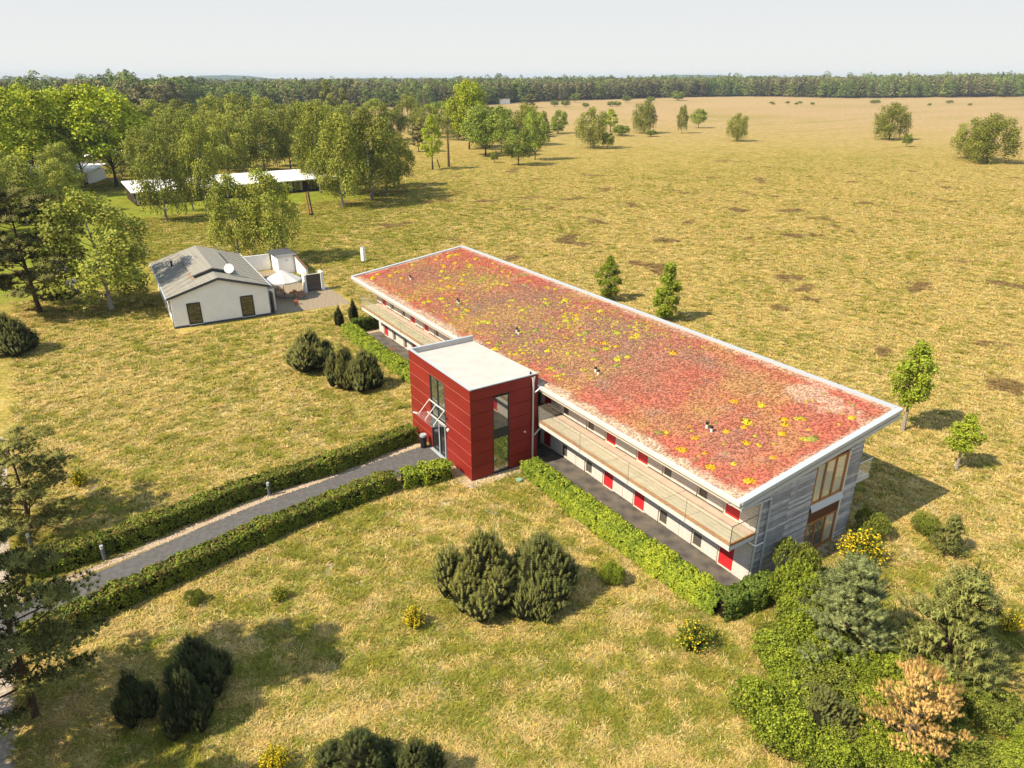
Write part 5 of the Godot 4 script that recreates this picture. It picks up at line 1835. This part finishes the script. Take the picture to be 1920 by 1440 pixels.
	g.tube([c - s2 * 0.4, c + n * 0.4], [0.015, 0.015], 5)
	part("dish_aerial", g, M.white, roof)
	# entrance wing at the right side
	span("side_screen", b, Vector3(-1.3, 0.0, -0.5), Vector3(-0.1, 2.2, -0.38), M.fence)
	span("side_pier", b, Vector3(-1.5, 0.0, -0.9), Vector3(-1.3, 2.3, -0.3), M.render)

	# annex with flat black roof, its raking wing wall and back yard walls
	var a := thing("garden_annex", "small white annex with flat dark roof and raking wing wall", "shed", Vector3(-71.6, 0, 1.3))
	span("wall", a, Vector3(-3.0, 0, -1.6), Vector3(0, 2.2, 0.4), M.render)
	span("roof", a, Vector3(-3.4, 2.2, -1.9), Vector3(0.25, 2.4, 0.7), M.slate)
	span("roof_edge", a, Vector3(0.25, 2.18, -1.91), Vector3(0.3, 2.4, 0.71), M.beam)
	g = Geo.new()
	var poly := [Vector3(0, 0, -1.66), Vector3(0, 2.1, -1.66), Vector3(4.4, 1.25, -1.66), Vector3(4.4, 0, -1.66)]
	g.face(poly[0], poly[1], poly[2], poly[3], Vector3.BACK, Color.WHITE)
	for i in 4:
		poly[i] += Vector3(0, 0, -0.24)
	g.face(poly[0], poly[1], poly[2], poly[3], Vector3.FORWARD, Color.WHITE)
	g.face(Vector3(4.4, 0, -1.66), Vector3(4.4, 1.25, -1.66), Vector3(4.4, 1.25, -1.9), Vector3(4.4, 0, -1.9), Vector3.RIGHT, Color.WHITE)
	part("wing_wall", g, M.render, a)
	g = Geo.new()
	g.bar(Vector3(0.02, 2.14, -1.78), Vector3(4.45, 1.29, -1.78), 0.32, 0.06)
	part("wall_cap", g, M.rust, a)
	span("yard_wall", a, Vector3(-3.2, 0, 0.6), Vector3(-3.0, 2.0, 4.8), M.render)
	g = Geo.new()
	g.tube([Vector3(0, 1.6, -0.7), Vector3(0.05, 1.6, -0.7)], [0.12, 0.12], 10)
	g.disc(Vector3(0.05, 1.6, -0.7), 0.12, 10, Vector3.RIGHT)
	part("vent_grille", g, M.alu, a)

	# wooden yard gate between white piers
	var f := thing("yard_gate", "weathered grey board gate between two white piers beside the patio", "gate", Vector3(-61.6, 0, 1.35))
	for i in 14:
		span("board", f, Vector3(-0.03, 0.06, -1.62 + i * 0.118), Vector3(0.03 + 0.006 * (i % 2), 2.0, -1.51 + i * 0.118), M.fence)
	span("pier", f, Vector3(-0.75, 0, 0.08), Vector3(0.15, 2.05, 0.3), M.render)
	span("pier", f, Vector3(-0.9, 0, -1.95), Vector3(0.1, 2.15, -1.68), M.render)
	span("rail", f, Vector3(0.036, 1.55, -1.15), Vector3(0.06, 1.63, -0.2), M.fence)
	span("rail", f, Vector3(0.036, 0.4, -1.15), Vector3(0.06, 0.48, -0.2), M.alu_dark)
	span("cap", f, Vector3(-0.05, 2.003, -1.66), Vector3(0.08, 2.05, 0.06), M.wood_pale)

	# parasol
	var p := thing("parasol", "large open white eight sided parasol over the patio table", "parasol", Vector3(-60.9, 0, 4.2))
	g = Geo.new()
	var fl := Geo.new()
	for k in 8:
		var u := TAU * k / 8.0 + 0.2
		var v := TAU * (k + 1) / 8.0 + 0.2
		var r := 2.05
		var A := Vector3(0, 3.15, 0)
		var B := Vector3(cos(u) * r, 2.1, sin(u) * r)
		var C := Vector3(cos(v) * r, 2.1, sin(v) * r)
		var m := (B + C) / 2.0 + Vector3(0, -0.06, 0)
		g.tri(A, B, m, (B - A).cross(m - A).normalized() * -1.0 if (B - A).cross(m - A).y < 0.0 else (B - A).cross(m - A).normalized(), Color.WHITE)
		g.tri(A, m, C, (m - A).cross(C - A).normalized() * -1.0 if (m - A).cross(C - A).y < 0.0 else (m - A).cross(C - A).normalized(), Color.WHITE)
		fl.quad(B, m, m - Vector3(0, 0.14, 0), B - Vector3(0, 0.16, 0), Color.WHITE)
		fl.quad(m, C, C - Vector3(0, 0.16, 0), m - Vector3(0, 0.14, 0), Color.WHITE)
		var rb := Geo.new()
		rb.bar(A - Vector3(0, 0.08, 0), B - Vector3(0, 0.04, 0), 0.03, 0.04)
		part("rib", rb, M.wood, p)
	part("canopy", g, M.canvas, p)
	part("valance", fl, M.canvas, p)
	g = Geo.new()
	g.tube([Vector3(0, 0, 0), Vector3(0, 3.2, 0)], [0.04, 0.03], 8)
	part("pole", g, M.wood, p)
	span("foot", p, Vector3(-0.4, 0.0, -0.4), Vector3(0.4, 0.08, 0.4), M.alu_dark)
	for t in [[-59.9, 3.4, "round patio table under the front of the parasol"], [-61.8, 4.9, "round patio table under the back of the parasol"]]:
		var o := thing("patio_table", t[2], "table", Vector3(t[0], 0, t[1]))
		g = Geo.new()
		g.tube([Vector3(0, 0.7, 0), Vector3(0, 0.74, 0)], [0.5, 0.5], 16)
		g.disc(Vector3(0, 0.74, 0), 0.5, 16, Vector3.UP)
		part("tabletop", g, M.chair, o)
		g = Geo.new()
		g.tube([Vector3(0, 0.02, 0), Vector3(0, 0.7, 0)], [0.05, 0.04], 8)
		g.bar(Vector3(-0.35, 0.03, 0), Vector3(0.35, 0.03, 0), 0.06, 0.05)
		g.bar(Vector3(0, 0.034, -0.35), Vector3(0, 0.034, 0.35), 0.06, 0.05)
		part("pedestal", g, M.alu_dark, o)
	var first: Node3D = null
	var seats := [[-59.0, 3.0, 1.2], [-59.6, 2.4, 2.4], [-60.6, 3.0, 4.0], [-61.3, 5.7, 0.2], [-62.6, 4.6, 4.6], [-61.2, 4.2, 2.0]]
	var said := ["folding chair at the front table, right side by the gate", "folding chair at the front table, nearest the gate boards", "folding chair behind the front table", "folding chair at the back table, left side", "folding chair at the far side of the back table", "folding chair between the two patio tables"]
	for i in 6:
		var o: Node3D
		if first == null:
			o = thing("patio_chair", said[i], "chair")
			span("seat", o, Vector3(-0.22, 0.43, -0.22), Vector3(0.22, 0.46, 0.22), M.chair)
			for k in 4:
				span("back_slat", o, Vector3(-0.22, 0.55 + k * 0.09, -0.25 - k * 0.02), Vector3(0.22, 0.61 + k * 0.09, -0.23 - k * 0.02), M.chair)
			for s in [-0.2, 0.2]:
				g = Geo.new()
				g.bar(Vector3(s, 0, 0.22), Vector3(s, 0.9, -0.33), 0.025, 0.025)
				part("leg", g, M.alu_dark, o)
				g = Geo.new()
				g.bar(Vector3(s * 0.9, 0, -0.24), Vector3(s * 0.9, 0.45, 0.2), 0.025, 0.025)
				part("leg", g, M.alu_dark, o)
			first = o
		else:
			o = first.duplicate()
			add_child(o, true)
			o.name = "patio_chair_%03d" % i
		o.position = Vector3(seats[i][0], 0, seats[i][1])
		o.rotation.y = seats[i][2]
		tag(o, said[i], "chair", "folding chairs of the patio")
	for t in [[-57.6, 3.9, 0.22, 0.3, "terracotta plant pot on the patio edge"]]:
		var o := thing("plant_pot", t[4], "pot", Vector3(t[0], 0, t[1]))
		g = Geo.new()
		g.tube([Vector3(0, 0, 0), Vector3(0, t[3], 0)], [t[2] * 0.75, t[2]], 12)
		part("pot", g, M.chair, o)
		g = Geo.new()
		for i in 40:
			kite(g, Vector3(0, t[3] + 0.12, 0) + rdir() * 0.2, (rdir() + Vector3.UP).normalized(), 0.12, Color(0.5, 0.1, 0.04))
		part("flowers", g, M.leaf, o)
	mound_at("yard_shrub", mound(leaf_clump(451, 0.085, 8), 300, 3.0, 1.0, Color(0.3, 0.34, 0.02), Color(0.42, 0.44, 0.03), 452), -66.5, 0.6, Vector3(0.6, 1.0, 0.6), "bright yellow green shrub inside the yard behind the parasol", "bush")


func low_block(label: String, x: float, z: float, turn: float, lx: float, lz: float, h: float, windows: bool, called := "low_building") -> void:
	var b := thing(called, label, "building", Vector3(x, 0, z), turn)
	span("wall", b, Vector3(-lx, 0, -lz / 2.0), Vector3(-0.9, h - 0.02, lz / 2.0), M.dark_wall if called != "low_building" else M.render)
	var g := Geo.new()
	g.face(Vector3(0.4, h + 0.1, -lz / 2.0 - 0.5), Vector3(0.4, h + 0.1, lz / 2.0 + 0.5), Vector3(-lx - 0.4, h + 0.9, lz / 2.0 + 0.5), Vector3(-lx - 0.4, h + 0.9, -lz / 2.0 - 0.5), Vector3(0.07, 1, 0).normalized(), Color.WHITE)
	g.face(Vector3(0.4, h - 0.12, -lz / 2.0 - 0.5), Vector3(0.4, h - 0.12, lz / 2.0 + 0.5), Vector3(-lx - 0.4, h + 0.68, lz / 2.0 + 0.5), Vector3(-lx - 0.4, h + 0.68, -lz / 2.0 - 0.5), Vector3(-0.07, -1, 0).normalized(), Color.WHITE)
	for s in [-1.0, 1.0]:
		g.face(Vector3(0.4, h + 0.1, s * (lz / 2.0 + 0.5)), Vector3(0.4, h - 0.12, s * (lz / 2.0 + 0.5)), Vector3(-lx - 0.4, h + 0.68, s * (lz / 2.0 + 0.5)), Vector3(-lx - 0.4, h + 0.9, s * (lz / 2.0 + 0.5)), Vector3(0, 0, s), Color.WHITE)
	g.face(Vector3(0.4, h + 0.1, -lz / 2.0 - 0.5), Vector3(0.4, h + 0.1, lz / 2.0 + 0.5), Vector3(0.4, h - 0.12, lz / 2.0 + 0.5), Vector3(0.4, h - 0.12, -lz / 2.0 - 0.5), Vector3.RIGHT, Color.WHITE)
	part("roof", g, M.render, b)
	span("terrace", b, Vector3(-0.9, 0.0, -lz / 2.0), Vector3(0.3, 0.18, lz / 2.0), M.dark_wall)
	if windows:
		var n := int(lz / 3.1)
		for i in n:
			var z0 := -lz / 2.0 + lz * (i + 0.12) / n
			var z1 := -lz / 2.0 + lz * (i + 0.72) / n
			g = Geo.new()
			for q in [z0, (z0 + z1) / 2.0, z1]:
				g.box(Vector3(-0.87, 1.25, q), Vector3(0.1, 2.1, 0.08))
			for y in [0.24, 2.28]:
				g.box(Vector3(-0.872, y, (z0 + z1) / 2.0), Vector3(0.1, 0.08, z1 - z0 - 0.08))
			var w := part("window", g, M.frame_dark, b)
			cuboid("pane", w, Vector3(-0.89, 0.28, z0 + 0.04), Vector3(-0.88, 2.24, z1 - 0.04), M.mirror_dim)
			if i % 2 == 0:
				cuboid("curtain", w, Vector3(-0.878, 0.3, z0 + 0.05), Vector3(-0.872, 2.2, z0 + 0.4), M.cream)
			span("post", b, Vector3(-0.9, 0.2, -lz / 2.0 + lz * (i + 0.8) / n), Vector3(-0.76, h - 0.1, -lz / 2.0 + lz * (i + 0.92) / n), M.cream if i % 3 != 1 else M.dark_wall)


func far_buildings() -> void:
	low_block("long low building with white roof and dark glazed front among the birches", -138.6, -10.3, deg_to_rad(1.5), 11.5, 40.0, 2.5, true, "long_low_building")
	low_block("white roofed low building behind the maples at the left, nearest one", -182.0, 25.0, deg_to_rad(-25.0), 11.0, 22.0, 2.6, true)
	low_block("white roofed low building glimpsed between the maple trunks", -218.0, 8.0, deg_to_rad(-8.0), 11.0, 26.0, 2.6, false)
	low_block("white roofed low building farthest left behind the maples", -240.0, 28.0, deg_to_rad(-15.0), 12.0, 24.0, 3.0, false)
	var b := thing("hut", "small white hut far off before the forest edge", "hut", Vector3(-602, 0, -370))
	span("wall", b, Vector3(-4, 0, -5), Vector3(0, 4.0, 5), M.render)
	span("roof", b, Vector3(-4.4, 4.0, -5.4), Vector3(0.4, 4.5, 5.4), M.canvas)


func small_things() -> void:
	rng.seed = 61
	var g := Geo.new()
	# bollard lights along the path
	var first: Node3D = null
	var i := 0
	for t in [[-19.0, 25.8, "grey bollard light in front of the far hedge, nearest the viewer"], [-20.55, 17.1, "grey bollard light halfway along the entrance path"], [-22.2, 28.9, "grey bollard light standing beyond the end of the far hedge"]]:
		var o: Node3D
		if first == null:
			o = thing("bollard_light", t[2], "bollard")
			g = Geo.new()
			g.tube([Vector3(0, 0, 0), Vector3(0, 0.72, 0)], [0.085, 0.085], 12)
			part("post", g, M.alu_dark, o)
			g = Geo.new()
			g.tube([Vector3(0, 0.72, 0), Vector3(0, 0.86, 0)], [0.075, 0.075], 12)
			part("lens", g, M.canvas, o)
			g = Geo.new()
			g.tube([Vector3(0, 0.86, 0), Vector3(0, 0.91, 0)], [0.088, 0.086], 12)
			g.disc(Vector3(0, 0.91, 0), 0.086, 12, Vector3.UP)
			part("cap", g, M.alu, o)
			first = o
		else:
			o = first.duplicate()
			add_child(o, true)
			o.name = "bollard_light_%03d" % i
		i += 1
		o.position = Vector3(t[0], 0, t[1])
		tag(o, t[2], "bollard", "bollard lights along the entrance path")
	# manhole covers
	for t in [[0.05, 1.0, "round rusty manhole cover at the near end of the walkway"], [-39.1, 1.05, "round rusty manhole cover at the far part of the walkway"]]:
		var o := thing("manhole_cover", t[2], "manhole cover", Vector3(t[0], 0.046, t[1]))
		g = Geo.new()
		g.tube([Vector3(0, 0, 0), Vector3(0, 0.03, 0)], [0.5, 0.48], 24)
		g.disc(Vector3(0, 0.03, 0), 0.48, 24, Vector3.UP)
		part("lid", g, M.rust, o)
	var cap := thing("drain_cover", "small round pale green drain lid on the lawn by the tower", "drain cover", Vector3(-14.0, 0.0, 3.9))
	g = Geo.new()
	g.tube([Vector3(0, 0, 0), Vector3(0, 0.12, 0)], [0.2, 0.19], 16)
	g.disc(Vector3(0, 0.12, 0), 0.19, 16, Vector3.UP)
	part("lid", g, mat(Color(0.2, 0.36, 0.26), 0.6), cap)
	# white pillar on the meadow
	var s := thing("white_pillar", "slim white rendered pillar alone on the lawn left of the roof", "pillar", Vector3(-72.2, 0, -9.7), 0.3)
	span("shaft", s, Vector3(-0.26, 0.05, -0.2), Vector3(0.26, 1.86, 0.2), M.render)
	span("cap", s, Vector3(-0.28, 1.86, -0.22), Vector3(0.28, 1.92, 0.22), M.alu)
	span("foot", s, Vector3(-0.28, 0.0, -0.22), Vector3(0.28, 0.05, 0.22), M.alu_dark)
	# pair of leaning timber posts
	var p := thing("timber_posts", "pair of tall leaning timber posts on the lawn before the long building", "post", Vector3(-109.9, 0, -15.1), 0.2)
	for k in 2:
		g = Geo.new()
		g.bar(Vector3(0, 0, k * 0.55 - 0.27), Vector3(-0.2, 4.2 - k * 0.1, k * 0.5 + 0.05), 0.22, 0.22)
		part("post", g, M.chair if k == 1 else M.fence, p)
	span("foot_board", p, Vector3(-0.15, 0.0, -0.45), Vector3(0.15, 0.35, 0.45), M.dark_wall)
	# dead poplar and a leaning stick
	var d := thing("dead_tree", "bare dead trunk standing beside the slender bright tree", "tree", Vector3(-163.4, 0, -71.7))
	g = Geo.new()
	g.tube([Vector3(0, 0, 0), Vector3(0.1, 5, 0), Vector3(-0.1, 10.8, 0.1)], [0.38, 0.28, 0.05], 7, Color(0.2, 0.13, 0.09))
	part("trunk", g, M.bark, d)
	for k in 16:
		g = Geo.new()
		var a := k * 2.4
		var y := 4.0 + k * 0.4
		g.tube([Vector3(0, y, 0), Vector3(cos(a) * 0.45, y + 0.9, sin(a) * 0.45), Vector3(cos(a) * 0.55, y + 2.0, sin(a) * 0.55)], [0.06, 0.04, 0.012], 4, Color(0.27, 0.2, 0.13))
		part("branch", g, M.bark, d)
	var k2 := thing("leaning_stake", "short leaning dark stake between the slender tree and the dead trunk", "stake", Vector3(-162.0, 0, -68.2))
	g = Geo.new()
	g.bar(Vector3(0, 0, 0), Vector3(0.3, 2.4, 0.9), 0.18, 0.18)
	part("shaft", g, M.dark_wall, k2)
